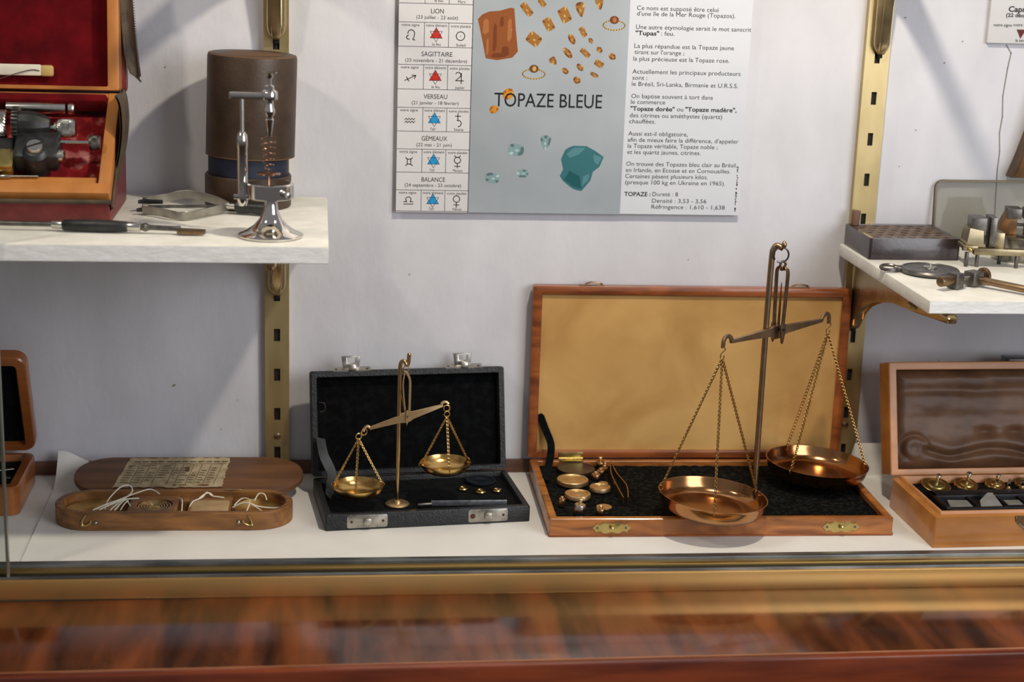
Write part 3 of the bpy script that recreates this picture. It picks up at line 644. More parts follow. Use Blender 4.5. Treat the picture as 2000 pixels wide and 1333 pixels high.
for x in (4.55, 21.65):                           # shaped brass latch plates on the front
    half = [(0, .3), (.35, .42), (.62, .42), (.78, .26), (1.0, .24), (1.12, .4), (1.18, .2), (1.38, .05)]
    pl = half + [(a, -b) for a, b in half[::-1]]; pl = [(-a, b) for a, b in half[::-1]][:-1] + half + [(a, -b) for a, b in half[::-1]] + [(-a, -b) for a, b in half][1:]
    q = []
    for p_ in pl:
        if not q or (abs(q[-1][0]-p_[0])+abs(q[-1][1]-p_[1])) > 1e-4: q.append(p_)
    Q = MB @ T(x, 0, .68) @ FXZ
    lp = tag(obj('latch_plate', G().bprism(q, -.01, .05, .012, Q), W['brass_y'], bb), 'shaped brass latch plate')
    obj('latch_pin', G().lathe([(.08, .04), (.08, .16), (.16, .2), (.17, .3), (.1, .36), (0, .37)], 16, Q), W['brass_y'], lp)
    for dx in (-1.05, 1.05): obj('screw', G().cyl(.09, .05, .075, 12, Q @ T(dx, 0, 0)), W['ring_steel'], lp)
g = G().sweep(spline([(.72, DB+.25, 5.1), (1.15, DB-.05, 4.0), (1.55, DB-.9, 3.0), (1.45, DB-1.8, 2.2), (1.1, DB-3.0, 1.5), (.75, DB-4.6, 1.25)], 7), [(-.3, -.03), (.3, -.03), (.3, .03), (-.3, .03)], up_=(.1, -1, .6), M=MB)
tag(obj('strap', g, W['bk_velvet'], bb), 'black ribbon stay')

# ---- right wooden box with knobbed weights
MC = T(28.72, -17.8, ZB) @ Rz(1.6)
WC, DC, HC = 17.2, 8.7, 2.4
bc = thing('weight_set_box', 'honey coloured wooden box with brown satin lid at the right edge', 'box', (36, -13, ZB))
g = G().frame(rrect(0, WC, 0, DC, .1, 3), rrect(.55, WC-.55, .5, DC-.3, .06, 3), 0, HC, MC, bev=.05); g.box(.3, WC-.3, .3, DC-.3, .02, 1.2, 0, MC)
obj('box_base', g, W['wood_c'], bc)
obj('inner_lip', G().frame(rrect(.55, WC-.55, .5, DC-.3, .06, 3), rrect(.78, WC-.78, .72, DC-.5, .04, 3), 1.2, HC+.2, MC, bev=.04), W['wood_cl'], bc)
obj('insert', pile(.75, WC-.75, .7, DC-.48, 2.0, .015, 40, 20, MC, 1), W['bk_velvet'], bc)
MLC = MC @ T(-.1, DC-.03, HC+.12) @ lidmat(17)
LC = 8.8
g = G().frame(rrect(0, WC, 0, LC, .12, 3), rrect(.62, WC-.62, .5, LC-.6, .06, 3), -1.9, 0, MLC, bev=.04); g.box(.3, WC-.3, .3, LC-.3, -1.88, -1.5, 0, MLC)
ld = obj('lid', g, W['wood_c'], bc)
obj('rim_face', G().frame(rrect(.06, WC-.06, .06, LC-.06, .1, 3), rrect(.58, WC-.58, .46, LC-.56, .06, 3), -.02, .025, MLC, bev=.008), W['wood_cl'], ld)
def satin(u, v):
    x = .6+(WC-1.2)*u; y = .48+(LC-1.06)*v
    nz = lambda a, b, c: noise.noise((x*a, y*b, c))
    z = -.5 + .14*nz(.2, .4, 2) + .05*nz(.6, 1.0, 4) + .012*nz(1.2, 2.2, 3)
    for yc, dp, wd_, k0 in ((6.55, .24, .42, 5), (4.5, .1, .5, 7)):
        z -= dp*math.exp(-((y-yc-.3*nz(.15, 0, k0))/wd_)**2)*(.75+.5*nz(.4, 0, k0+2))
    yc = 1.75+.25*math.sin(x*.9)*min(1, x/5)+.15*nz(.5, 0, 9)
    if x > 2.6: z += (.2*math.exp(-((y-yc-.6)/.5)**2) - .34*math.exp(-((y-yc)/.3)**2) + .18*math.exp(-((y-yc+.5)/.4)**2)*(.7+.5*math.sin(x*1.5)))*min(1, (x-2.6)/.8)
    d = math.hypot(x-2.2, (y-2.1)*1.1)
    z += .08*math.exp(-((d-.6)/.4)**2) - .24*math.exp(-((d-1.08)/.22)**2)*(.5+.5*math.cos(math.atan2(y-2.1, x-2.2)-2.4))
    for cx in (8.1, 10.5): z -= .38*math.exp(-((x-cx)/.75)**2-((y-3.3)/.35)**2)
    k = min(u, 1-u, v*.6, (1-v)*.6)*16; return (x, y, z-.55*max(0, 1-k)**2)
obj('satin_lining', G().grid(240, 130, satin, MLC, th=.05), W['satin'], ld)
obj('stop_pin', G().cyl(.06, 0, .25, 10, MLC @ T(4.6, LC, -1.2) @ Rx(-90), bev=.02), W['bronze'], ld)
lk = tag(obj('lock_plate', G().bprism([(-1.5, .95), (1.5, .95), (1.42, .5), (.25, -.42), (0, -.5), (-.25, -.42), (-1.42, .5)], 0, .07, .02, MC @ T(7.6, 0, HC-.98) @ FXZ), W['bronze_dk'], bc), 'dark bronze lock plate')
obj('lock_boss', G().lathe([(.5, 0), (.5, .16), (.4, .22), (.3, .24), (.28, .4), (.16, .48), (0, .5)], 20, MC @ T(7.75, -.06, HC-.55) @ Rx(90)), W['bronze'], lk)
obj('lock_rim', G().tube([tuple(MC @ T(7.6, -.09, HC-.98) @ FXZ @ Vector((x, z, 0))) for x, z in [(-1.45, .9), (-1.36, .5), (-.22, -.4), (0, -.46), (.22, -.4), (1.36, .5), (1.45, .9)]], .05, 6), W['steel'], lk)

# ---- far left wooden case
MD = T(-50, -9.4, ZB)
WD, DD, HD = 12.75, 8.0, 2.15
bd = thing('wooden_case', 'dark lined wooden case at the far left edge with its lid leaning forward', 'box', (-44, -5, ZB))
g = G().frame(rrect(0, WD, 0, DD, .7, 5), rrect(.75, WD-.75, .75, DD-.5, .4, 5), 0, HD, MD, bev=.12); g.box(.6, WD-.6, .6, DD-.6, .02, .9, 0, MD)
obj('box_base', g, W['wood_d'], bd)
obj('lining', pile(.7, WD-.7, .7, DD-.45, 1.6, .05, 40, 24, MD, 1), W['bk_velvet'], bd)
MLD = MD @ T(.05, DD-.05, HD+.15) @ lidmat(-21)
LD = 8.9
g = G().frame(rrect(0, WD, 0, LD, .9, 5), rrect(.8, WD-.8, .5, LD-.85, .3, 5), -1.0, 0, MLD, bev=.12); g.box(.6, WD-.6, .4, LD-.6, -.98, -.8, 0, MLD)
ld = obj('lid', g, W['wood_d'], bd)
obj('lid_lining', pile(.75, WD-.75, .45, LD-.8, -.6, .04, 30, 24, MLD, 1, 4), W['bk_velvet'], ld)
t_ = thing('steel_instrument', 'steel tool lying in the dark case at the far left edge', 'tool', (-38.9, -6, 1.7))
obj('shaft', G().rod((-41.5, -5.6, 1.95), (-38.35, -4.6, 1.95), .12, 10), W['nickel'], t_); obj('tip', G().box(-38.75, -38.3, -6.4, -6.2, 1.72, 1.9, .04), W['nickel'], t_)

# ---- oval wooden box with cord pans
ME = T(-34.55, -12.6, ZB) @ Rz(-1.0)
be = thing('oval_wooden_box', 'oval wooden box with a paper label inside its open lid', 'box', (-26, -10, ZB))
LE, DE, HE = 17.05, 5.1, 1.32
g = G().frame(stad(0, LE, 0, DE, 14), stad(.5, LE-.5, .5, DE-.5, 14), 0, HE, ME, bev=.05).prism(stad(.3, LE-.3, .3, DE-.3, 14), .02, .3, ME)
obj('box_base', g, W['oak'], be)
hole = ell(7.05, 2.55, 1.28, 1.28, 28)
g = G(); out = rrect(5.25, 8.75, .5, DE-.5, .3, 6); out = [out[(i+3) % 28] for i in range(28)]
# middle block with a round well: match the outline points by angle
out.sort(key=lambda p_: math.atan2(p_[1]-2.55, p_[0]-7.0)); hole.sort(key=lambda p_: math.atan2(p_[1]-2.55, p_[0]-7.05))
g.frame(out, hole, .3, 1.08, ME, bev=.03)
g.bprism(rrect(9.55, 12.6, .5, DE-.5, .25, 5), .3, 1.06, .03, ME)
g.bprism(rrect(8.7, 9.6, 3.3, DE-.5, .2, 5), .3, 1.0, .03, ME)
obj('divider_block', g, W['oak'], be)
for x in (2.4, 14.1):
    Q = ME @ T(x, 0, .8) @ FXZ; sg = 1 if x < 5 else -1
    h = obj('hook', G().tube([tuple(Q @ Vector(p_)) for p_ in spline([(.15*sg, .42, .08), (-.05*sg, .1, .12), (-.12*sg, -.25, .12), (.1*sg, -.36, .14), (.42*sg, -.2, .14), (.5*sg, .05, .14)], 5)], .06, 8), W['brass_y'], be)
    obj('eye', G().ball(tuple(Q @ Vector((-.14*sg, -.36, .1))), .11, 10), W['brass_y'], h)
    obj('nail', G().ball(tuple(Q @ Vector((.82*sg, -.18, .02))), .15, 12), W['tin'], be)
MLE = ME @ T(.55, DE+.12, HE-.6) @ Rz(.6) @ Rx(10.5)
g = G().bprism(stad(0, LE+.1, 0, 5.15, 14), 0, .42, .06, MLE)
ld = obj('lid', g, W['oak_lid'], be)
rr = random.Random(3)
top = [(3.9+7.6*i/24+.0, 4.85+rr.uniform(-.12, .1)) for i in range(25)]; bot = [(3.0+8.1*i/24, .35+rr.uniform(-.1, .12)) for i in range(25)]
def lab(u, v):
    i = min(23, int(u*24)); t2 = u*24-i
    a = (top[i][0]*(1-t2)+top[i+1][0]*t2, top[i][1]*(1-t2)+top[i+1][1]*t2); b_ = (bot[i][0]*(1-t2)+bot[i+1][0]*t2, bot[i][1]*(1-t2)+bot[i+1][1]*t2)
    x, y = b_[0]+(a[0]-b_[0])*v, b_[1]+(a[1]-b_[1])*v
    e_ = min(v, 1-v); x += (rr.uniform(-.06, .06) if u in (0, 1) else 0)
    return (x, y, .45+.025*noise.noise((x*2, y*2, 0))+(.08*(max(0, .08-e_)/.08)))
lb = tag(obj('paper_label', G().grid(72, 24, lab, MLE, th=.015), W['oldpaper'], ld), 'torn yellowed printed label')
g = G(); skew = lambda x, y: (x+(y-.4)*.16, y)
def L2(a, b, w): g.strip([skew(*a), skew(*b)], w, MLE, z=.49)
for x in (4.2, 5.0, 5.8, 6.9, 7.5, 8.3, 8.9, 9.6, 10.4): L2((x, .9), (x, 3.9), .03)
L2((3.6, 4.0), (10.7, 4.0), .035)
for cx0, cx1 in ((3.4, 4.1), (4.3, 4.9), (5.1, 5.7), (5.9, 6.8), (7.0, 7.4), (7.6, 8.2), (8.4, 8.8), (9.0, 9.5), (9.7, 10.3)):
    for r_ in range(8):
        if rr.random() < .78: L2((cx0+rr.uniform(0, .1), 3.7-.36*r_), (cx1-rr.uniform(0, .3), 3.7-.36*r_), .07)
for x in range(12):
    L2((3.7+.6*x, 4.35), (4.1+.6*x, 4.35), .1)
obj('label_print', g, W['ink_brown'], lb, smooth=0)
g = G()
for x, y, a, b_ in ((8.4, 3.1, .22, .5), (9.8, .75, .5, .16), (8.2, .75, .3, .12), (7.6, .75, .16, .1), (4.1, 3.6, .18, .1)): g.poly([(x+a*math.cos(t)*rr.uniform(.6, 1.1), y+b_*math.sin(t)*rr.uniform(.6, 1.1)) for t in [2*PI*i/11 for i in range(11)]], .492, MLE)
obj('label_tear', g, W['oak_lid'], lb, smooth=0)
hg = obj('hinge', G().tube([tuple(ME @ Vector(p_)) for p_ in ((11.9, 4.75, 1.38), (12.5, 4.6, 1.44), (13.2, 4.72, 1.38))], .05, 6), W['brass_y'], be)
# brass pans lying in the oval box
def cord_pan(x, label):
    q = ME @ Vector((x, 2.55, .34)); p = thing('brass_scale_pan', label, 'scale pan', tuple(q))
    obj('dish', G().lathe([(0, .02), (.9, .03), (1.5, .14), (1.98, .42), (1.93, .44), (1.45, .19), (.85, .08), (0, .07)], 36, T(*q) @ Ry(-3 if x < 5 else 3)), W['gold'], p); return p
cord_pan(2.58, 'brass pan lying in the left end of the oval box'); cord_pan(14.75, 'brass pan lying in the right end of the oval box')
p = thing('nested_weights', 'nest of brass cup weights in the round well of the oval box', 'weights', tuple(ME @ Vector((7.05, 2.55, .32))))
for i, r_ in enumerate((1.2, .98, .78, .58)):
    obj('cup', G().lathe([(r_*.72, 0), (r_*.98, .62-.04*i), (r_, .64-.04*i), (r_-.08, .65-.04*i), (r_-.12, .6-.04*i), (r_*.6, .06)], 30, ME @ T(7.05, 2.55, .33+.015*i)), W['post_brass'], p)
obj('core', G().lathe([(.36, .0), (.42, .5), (.3, .56), (0, .57)], 24, ME @ T(7.05, 2.55, .36)), W['gold'], p)
tag(obj('folded_paper', G().box(9.75, 12.45, .62, 3.2, 1.065, 1.13, .02, ME), mat('buff_paper', (168, 136, 96), (184, 152, 110), .7), origin=tuple(ME @ Vector((11, 2, 1.06)))), 'small folded buff paper on the block inside the oval box', 'paper')
def cord(name, label, lines, r=.055):
    g = G()
    for l_ in lines: g.tube([tuple(ME @ Vector(p_)) for p_ in spline(l_, 6)], r, 7)
    return tag(obj(name, g, W['string'], origin=tuple(ME @ Vector(lines[0][0]))), label, 'string')
cord('white_cord', 'tangled white cord over the left pan of the oval box', [
    [(2.95, .55, 1.36), (3.6, 1.1, 1.5), (4.6, 2.2, 1.55), (5.6, 3.4, 1.6), (6.6, 4.0, 1.7), (7.3, 3.7, 1.45)],
    [(3.4, .6, 1.36), (4.2, 1.5, 1.5), (5.0, 2.4, 1.5), (5.9, 2.9, 1.4)],
    [(3.6, 1.8, .95), (3.8, 2.4, 1.5), (4.5, 3.6, 2.0), (5.1, 4.0, 2.0), (5.35, 3.6, 1.7), (5.0, 2.8, 1.5), (4.4, 1.5, 1.35), (4.1, .9, 1.2)],
    [(4.4, .9, 1.2), (4.75, 1.8, 1.4), (5.0, 2.5, 1.4), (5.4, 2.0, 1.15)], [(4.8, 1.1, 1.15), (5.0, 1.9, 1.35), (5.2, 2.4, 1.4)],
    [(3.0, 1.9, .9), (3.5, 2.2, 1.1), (4.2, 2.0, 1.25), (4.9, 2.3, 1.4)]], .05)
cord('white_cord', 'loose white cord in the middle slot of the oval box', [
    [(8.75, 3.6, 1.12), (9.0, 2.9, 1.25), (9.1, 1.8, 1.1), (9.1, 1.2, .8)], [(9.6, 1.9, 1.0), (9.8, 2.7, 1.2), (10.4, 3.6, 1.2), (10.7, 4.0, 1.45), (11.1, 3.8, 1.25), (11.6, 3.7, 1.2), (12.0, 3.65, 1.15)],
    [(10.1, 3.2, 1.15), (10.5, 3.8, 1.35), (10.9, 4.0, 1.4), (11.2, 3.8, 1.2)]], .05)
cord('white_cord', 'white looped cord over the right pan of the oval box', [
    [(12.8, 2.3, 1.05), (13.3, 2.9, 1.35), (13.8, 2.6, 1.45), (13.95, 2.0, 1.4), (13.8, 1.1, 1.1), (13.6, .8, .95)],
    [(12.7, 2.0, 1.0), (13.6, 1.95, 1.4), (14.6, 1.8, 1.15), (15.5, 1.9, 1.0), (16.2, 1.9, 1.0), (16.6, 1.5, .9)],
    [(13.9, 1.9, 1.4), (14.5, 1.4, 1.2), (15.0, 1.1, 1.0), (15.5, .9, .9)], [(14.2, 3.7, .9), (14.5, 4.1, 1.3), (14.9, 4.0, 1.3), (15.1, 3.7, .95)]], .05)

# ================================================================== balances
def chain(g, p0, p1, pitch=.15, hw=.1, wire=.032, sag=0):
    a, b = Vector(p0), Vector(p1); n = max(3, int((b-a).length/pitch)); d = (b-a).normalized()
    base = orient(d)
    for i in range(n):
        t = (i+.5)/n; c = a.lerp(b, t) + Vector((0, 0, -sag*4*t*(1-t)))
        Q = Matrix.Translation(c) @ base @ Rz(40 if i % 2 else -40)
        L_ = pitch*.78; pts = []
        for k in range(10):
            th = 2*PI*k/10; pts.append((hw*math.cos(th), 0, L_*math.sin(th)))
        g.tube(pts, wire, 5, True, Q)
def pan_prof(r, h): return [(0, -h), (r*.74, -h), (r*.84, -h*.95), (r*.91, -h*.8), (r*.96, -h*.5), (r*.985, -h*.15), (r*.995, 0), (r*1.005, .04), (r*.985, .04), (r*.965, -h*.15), (r*.94, -h*.48), (r*.89, -h*.74), (r*.82, -h*.87), (r*.72, -h*.91), (0, -h*.9)]
def bowl_prof(r, h): return [(0, -h), (r*.4, -h*.99), (r*.66, -h*.88), (r*.84, -h*.66), (r*.95, -h*.32), (r, 0), (r*1.005, .03), (r*.98, .03), (r*.925, -h*.3), (r*.82, -h*.6), (r*.64, -h*.82), (r*.4, -h*.91), (0, -h*.92)]

# small balance -------------------------------------------------------------------
sb = thing('small_balance', 'small gilt hand balance standing in the open black leather case', 'balance scale', (-9.78, -10.24, 1.0))
y0 = -10.24
obj('foot_plate', G().lathe([(.9, 0), (.9, .07), (.84, .12), (.3, .14), (.26, .3), (.2, .34)], 28, T(-9.78, y0, .97)), W['pale_gold'], sb)
g = G().tube(spline([(-9.78, y0, 1.2), (-9.77, y0, 5), (-9.75, y0, 9), (-9.73, y0, 11.4), (-9.66, y0, 11.85), (-9.5, y0-.04, 12.0), (-9.36, y0-.1, 11.9), (-9.27, y0-.14, 11.72), (-9.18, y0-.14, 11.78), (-9.13, y0-.12, 12.05), (-9.1, y0-.1, 12.5)], 6), .15, 12)
g.ball((-9.1, y0-.1, 12.5), .15, 10)
obj('post', g, W['post_brass'], sb)
obj('ring', G().ring((-9.3, y0-.14, 11.42), .22, .045, Rx(90) @ Matrix.Identity(4)), W['gold'], sb)
g = G().bar(spline([(-9.3, y0-.14, 11.25), (-9.42, y0-.14, 10.95), (-9.5, y0-.14, 10.2), (-9.42, y0-.14, 9.2), (-9.32, y0-.16, 8.35)], 5), .1, .09, up_=(0, 1, 0))
g.bar(spline([(-9.3, y0-.14, 11.25), (-9.12, y0-.2, 10.9), (-9.0, y0-.22, 10.5), (-9.0, y0-.24, 9.4), (-9.02, y0-.26, 8.3), (-9.12, y0-.26, 7.85)], 5), .17, .1, up_=(0, 1, 0))
g.bprism([(-9.28, 7.95), (-9.22, 8.3), (-9.05, 8.35), (-8.98, 7.95), (-9.1, 7.4), (-9.2, 7.1), (-9.26, 7.5)], -y0+.21, -y0+.3, .03, FXZ)
obj('suspension_fork', g, W['pale_gold'], sb)
tag(obj('pointer', G().bar([(-9.72, y0-.16, 9.95), (-9.5, y0-.16, 9.0), (-9.3, y0-.15, 8.1)], .09, .07, up_=(0, 1, 0), scales=[.4, .8, 1.3]), W['gold'], sb), 'thin needle')
obj('pivot_pin', G().rod((-9.15, y0-.34, 7.85), (-9.15, y0+.2, 7.85), .08, 10), W['bronze'], sb)
ar = math.atan2(8.62-6.98, -6.72-(-11.75))
QB = T(-9.2, y0-.06, 7.78) @ Ry(-math.degrees(ar)) @ FXZ
pl = [(-2.85, -.12), (-.6, -.25), (-.25, -.4), (.2, -.4), (.5, -.25), (2.75, -.1), (2.75, .1), (.45, .22), (.3, .36), (-.28, .36), (-.5, .22), (-2.85, .1)]
g = G().bprism(pl, -.1, .1, .03, QB)
g.tube([tuple(QB @ Vector(p_)) for p_ in spline([(2.7, 0, 0), (2.72, .16, 0), (2.9, .22, 0), (3.1, .16, 0), (3.2, -.02, 0)], 5)], .1, 8)
g.tube([tuple(QB @ Vector(p_)) for p_ in spline([(-2.8, 0, 0), (-2.84, .14, 0), (-3.0, .2, 0), (-3.2, .1, 0), (-3.34, -.1, 0)], 5)], .1, 8)
obj('balance_arm', g, W['pale_gold'], sb)
g = G().ring((-12.28, y0-.06, 6.62), .25, .05, Rz(35) @ Rx(90)); obj('ring', g, W['gold'], sb)
g = G().ring((-6.28, y0-.06, 8.42), .24, .05, Rz(10) @ Rx(90)); obj('ring', g, W['gold'], sb)
for cx, cy, cz, tz, ty, angs, tilt in ((-12.68, -10.6, 2.62, 6.3, y0-.1, (168, 12, 262), .5), (-6.24, -9.75, 4.06, 7.95, y0-.0, (187, 20, 275), -1)):
    Q = T(cx, cy, cz) @ Ry(tilt)
    pn = obj('scale_pan', G().lathe(bowl_prof(1.9, .8), 48, Q).lathe([(.5, -.86), (.5, -.7)], 20, Q), W['gold'], sb)
    rg = obj('ring', G().ring((cx, ty, tz), .22, .05, Rz(20) @ Rx(90)), W['gold'], pn)
    for a in angs:
        rp = Q @ Vector((1.83*math.cos(R(a)), 1.83*math.sin(R(a)), -.06))
        inn = rp.lerp(Vector((cx, ty, tz-.22)), .05)
        g = G(); chain(g, (cx, ty, tz-.2), tuple(inn), .135, .085, .03)
        g.ring(tuple(rp), .16, .032, Rz(a) @ Rx(90), 14, 5)
        obj('chain', g, W['gold'], pn)

# large balance -------------------------------------------------------------------
lbn = thing('large_balance', 'tall bronze hand balance with two copper pans in the wooden box', 'balance scale', (17.22, -10.9, 1.1))
obj('foot_plate', G().lathe([(1.0, 0), (1.0, .08), (.9, .12), (.35, .16), (.3, .35)], 24, T(17.22, -10.6, 1.12)), W['bronze'], lbn)
g = G().tube(spline([(17.22, -10.6, 1.2), (17.2, -10.58, 8), (17.2, -10.54, 15), (17.26, -10.5, 19.8), (17.34, -10.5, 20.55), (17.55, -10.56, 20.86), (17.8, -10.68, 20.78), (17.95, -10.8, 20.72)], 6), .225, 12)
g.ball((18.0, -10.88, 20.98), .2, 14, sc=(1, 1, 1.5)); obj('post', g, W['bronze'], lbn)
g = G(); n_ = 22
g.tube([(17.87+.56*math.cos(R(a)), -10.78, 20.22+.56*math.sin(R(a))) for a in range(-118, 222, 12)], .07, 8)
obj('ring', g, W['ring_steel'], lbn)
pv = Vector((18.2, -10.3, 14.55)); da = math.atan2(7.6, 10.2)
QL = T(*pv) @ Rz(math.degrees(da))
g = G()
for sgn in (-1, 1):
    yy = .5*sgn
    g.bar([tuple(QL @ Vector(p_)) for p_ in spline([(.02, yy*.25, 4.62), (.0, yy*.75, 4.58), (0, yy, 4.3), (0, yy, 3.6), (0, yy*.9, 1.6), (0, yy*.8, .35)], 5)], .34, .12, up_=tuple(QL.to_3x3() @ Vector((0, 1, 0))))
    g.bprism([(-.3, .05), (-.22, .45), (.22, .45), (.32, .05), (.2, -.3), (.12, -.95), (0, -1.1), (-.12, -.95), (-.2, -.3)], (.36 if sgn < 0 else -.5), (.5 if sgn < 0 else -.36), .04, QL @ FXZ)
g.box(-.2, .2, -.14, .14, 4.4, 4.7, .05, QL)
g.ring(tuple(QL @ Vector((0, 0, 4.88))), .2, .1, Rx(90), 16, 8)
obj('suspension_fork', g, W['bronze_dk'], lbn)
obj('pointer', G().bar([tuple(QL @ Vector(p_)) for p_ in ((0, 0, .2), (0, 0, 1.8), (0, 0, 3.5))], .14, .1, up_=(0, 1, 0), scales=[1.3, 1, .4]), W['bronze_dk'], lbn)
g = G().bprism([(-5.5, -.16), (-.9, -.3), (-.45, -.62), (.35, -.62), (.8, -.3), (5.4, -.14), (5.4, .12), (.8, .24), (.5, .42), (-.5, .42), (-.9, .24), (-5.5, .1)], -.14, .14, .05, QL @ T(0, 0, -.12) @ FXZ)
for sg in (-1, 1):
    g.bar([tuple(QL @ Vector(p_)) for p_ in spline([(5.35*sg, 0, -.12), (5.5*sg, 0, .12), (5.75*sg, 0, .3), (6.05*sg, 0, .28), (6.28*sg, 0, .02), (6.32*sg, 0, -.5)], 5)], .3, .22, up_=tuple(QL.to_3x3() @ Vector((0, 1, 0))))
obj('balance_arm', g, W['bronze'], lbn)
obj('pivot_pin', G().rod(tuple(QL @ Vector((0, -.56, 0))), tuple(QL @ Vector((0, .5, 0))), .1, 10), W['slot'], lbn)
for sg, cz, angs, tilt in ((-1, 2.92, (163, 18, 258), 4.0), (1, 2.86, (222, 112, -8), 3.2)):
    tp = QL @ Vector((6.32*sg, 0, -.55)); cx, cy = tp.x, tp.y
    Q = T(cx, cy, cz) @ Ry(tilt)
    pn = obj('scale_pan', G().lathe(pan_prof(4.0, 1.22), 64, Q), W['pan'], lbn)
    obj('ring', G().tube([tuple(tp+Vector(p_)) for p_ in spline([(-.1, 0, .12), (.1, 0, .12), (.16, 0, -.1), (-.12, 0, -.42), (-.1, 0, -.7), (.08, 0, -.72), (.12, 0, -.5)], 5)], .05, 7), W['gold'], pn)
    for a in angs:
        rp = Q @ Vector((3.86*math.cos(R(a)), 3.86*math.sin(R(a)), -.12)); tt = tp+Vector((0, 0, -.72))
        g = G(); chain(g, tuple(tt), tuple(rp.lerp(tt, .02)), .15, .095, .033)
        g.ring(tuple(rp+Vector((0, 0, .04))), .18, .04, Rz(a) @ Rx(90), 14, 5)
        obj('chain', g, W['chain_dk'], pn)

# ================================================================== loose weights
def coin(name, x, y, z, r, h, label, m_, group=None, style=0):
    if style == 0: pr = [(r*.9, 0), (r, h*.2), (r, h*.9), (r*.97, h), (r*.84, h), (r*.8, h*.86), (r*.35, h*.86), (r*.3, h*.94), (0, h*.94)]
    elif style == 1: pr = [(r, 0), (r, h), (0, h*1.02)]
    else: pr = [(r*.88, 0), (r, h*.35), (r*.9, h*.9), (r*.55, h), (r*.5, h*.7), (r*.22, h*.7), (r*.18, h*.95), (0, h)]
    o = obj(name, G().lathe(pr, 36, T(x, y, z)), m_, origin=(x, y, z)); return tag(o, label, 'weight', group)
zl = 1.09
gB = 'brass weights in the large wooden box'
coin('disc_weight', 4.7, -3.3, zl, 1.48, .26, 'largest dark round disc at the back left of the large wooden box', mat('dark_disc', (70, 62, 54), (92, 80, 66), .3, metal=.7, scale=.6), gB, 1)
coin('disc_weight', 3.95, -6.35, zl, 1.22, .42, 'brass disc weight just in front of the dark disc in the wooden box', W['pale_gold'], gB)
coin('disc_weight', 3.85, -9.55, zl, .98, .4, 'brass disc weight behind the two front knobbed weights', W['pale_gold'], gB)
coin('disc_weight', 5.83, -8.0, zl, .8, .38, 'brass disc weight nearest to the bent tweezers', W['pale_gold'], gB)
coin('disc_weight', 6.33, -6.45, zl, .38, .1, 'smallest plain brass disc behind the disc near the tweezers', W['pale_gold'], gB, 1)
coin('disc_weight', 5.52, -11.7, zl, .57, .1, 'thin plain brass disc leaning behind the short front knobbed weight', W['pale_gold'], gB, 1)
def knob_weight(x, y, z, r, h, kh, label, cat='weight', tilt=(0, 0), m_=None, group=gB):
    Q = T(x, y, z) @ Rx(tilt[0]) @ Ry(tilt[1]); p = thing('knobbed_weight', label, cat, (x, y, z), group)
    obj('weight_body', G().lathe([(r*.94, 0), (r, .05), (r, h-.04), (r*.93, h), (r*.3, h+.02)], 26, Q), m_ or W['post_brass'], p)
    obj('knob', G().lathe([(r*.3, h), (r*.26, h+kh*.4), (r*.46, h+kh*.6), (r*.5, h+kh*.8), (r*.34, h+kh), (0, h+kh*1.04)], 18, Q), W['pale_gold'], p); return p
knob_weight(6.8, -2.3, zl, .36, .42, .42, 'knobbed weight standing alone beside the hinge of the large wooden box')
knob_weight(5.95, -5.3, zl, .36, .42, .22, 'nearest and largest of the row of four small knobbed weights')
knob_weight(6.5, -4.3, zl, .31, .38, .2, 'second knobbed weight in the row of four, counted from the front')
knob_weight(6.95, -3.5, zl, .27, .34, .2, 'third knobbed weight in the row of four, counted from the front')
knob_weight(7.1, -2.8, zl, .23, .3, .2, 'farthest and smallest of the row of four small knobbed weights')
knob_weight(2.4, -11.3, zl, .25, .6, .18, 'slim tall knobbed weight beside the left wall of the large wooden box')
knob_weight(3.4, -13.05, zl, .42, .8, .5, 'large bright cylinder weight with a ball knob near the front edge', tilt=(3, 6), m_=W['nickel'])
knob_weight(4.98, -13.1, zl, .34, .48, .28, 'short knobbed weight by the front edge above the left latch plate', tilt=(2, 4))
p = thing('tweezers', 'bent bronze tweezers standing on edge on the black plush', 'tweezers', (7.4, -6.5, zl))
for dx in (-.12, 1):
    pts = spline([(7.55, -2.9, 1.55), (7.1+.35*max(0, dx)*1.2, -5.5, 1.5), (7.05+.75*max(0, dx), -8.4, 1.45), (7.1+.35*max(0, dx), -11.0, 1.4)], 6)
    obj('tweezer_arm', G().bar(pts, .07, .5, up_=(0, 0, 1)), W['post_brass'], p)
gA = 'small brass weights in the black leather case'
coin('disc_weight', -4.62, -7.05, 0.97, .38, .16, 'left brass disc of three in front of the right pan in the black case', W['gold'], gA, 2)
coin('disc_weight', -3.34, -7.75, 0.97, .42, .18, 'middle brass disc of three, lying in the black case', W['gold'], gA, 2)
coin('disc_weight', -2.06, -7.5, 0.97, .36, .16, 'right brass disc of three, nearest the right wall of the black case', W['gold'], gA, 2)
coin('black_disc', -3.1, -5.35, 1.0, 1.16, .14, 'flat black glossy disc under the right pan in the black case', mat('black_gloss', (24, 28, 36), rough=.25), None, 0)['category'] = 'disc'
p = thing('steel_tweezers', 'flat steel tweezers along the front of the black case', 'tweezers', (-5, -10.9, 1.0))
obj('blade', G().box(-7.3, -1.65, -.05, .05, 1.0, 1.42, .02, T(0, -10.72, 0) @ Matrix.Identity(4)), mat('worn_steel', (130, 136, 140), (170, 174, 176), .35, metal=.8, scale=2.5), p)
obj('point', G().rod((-8.3, -10.85, 1.1), (-7.25, -10.72, 1.16), .14, 12, bev=.04), W['dark_steel'], p)

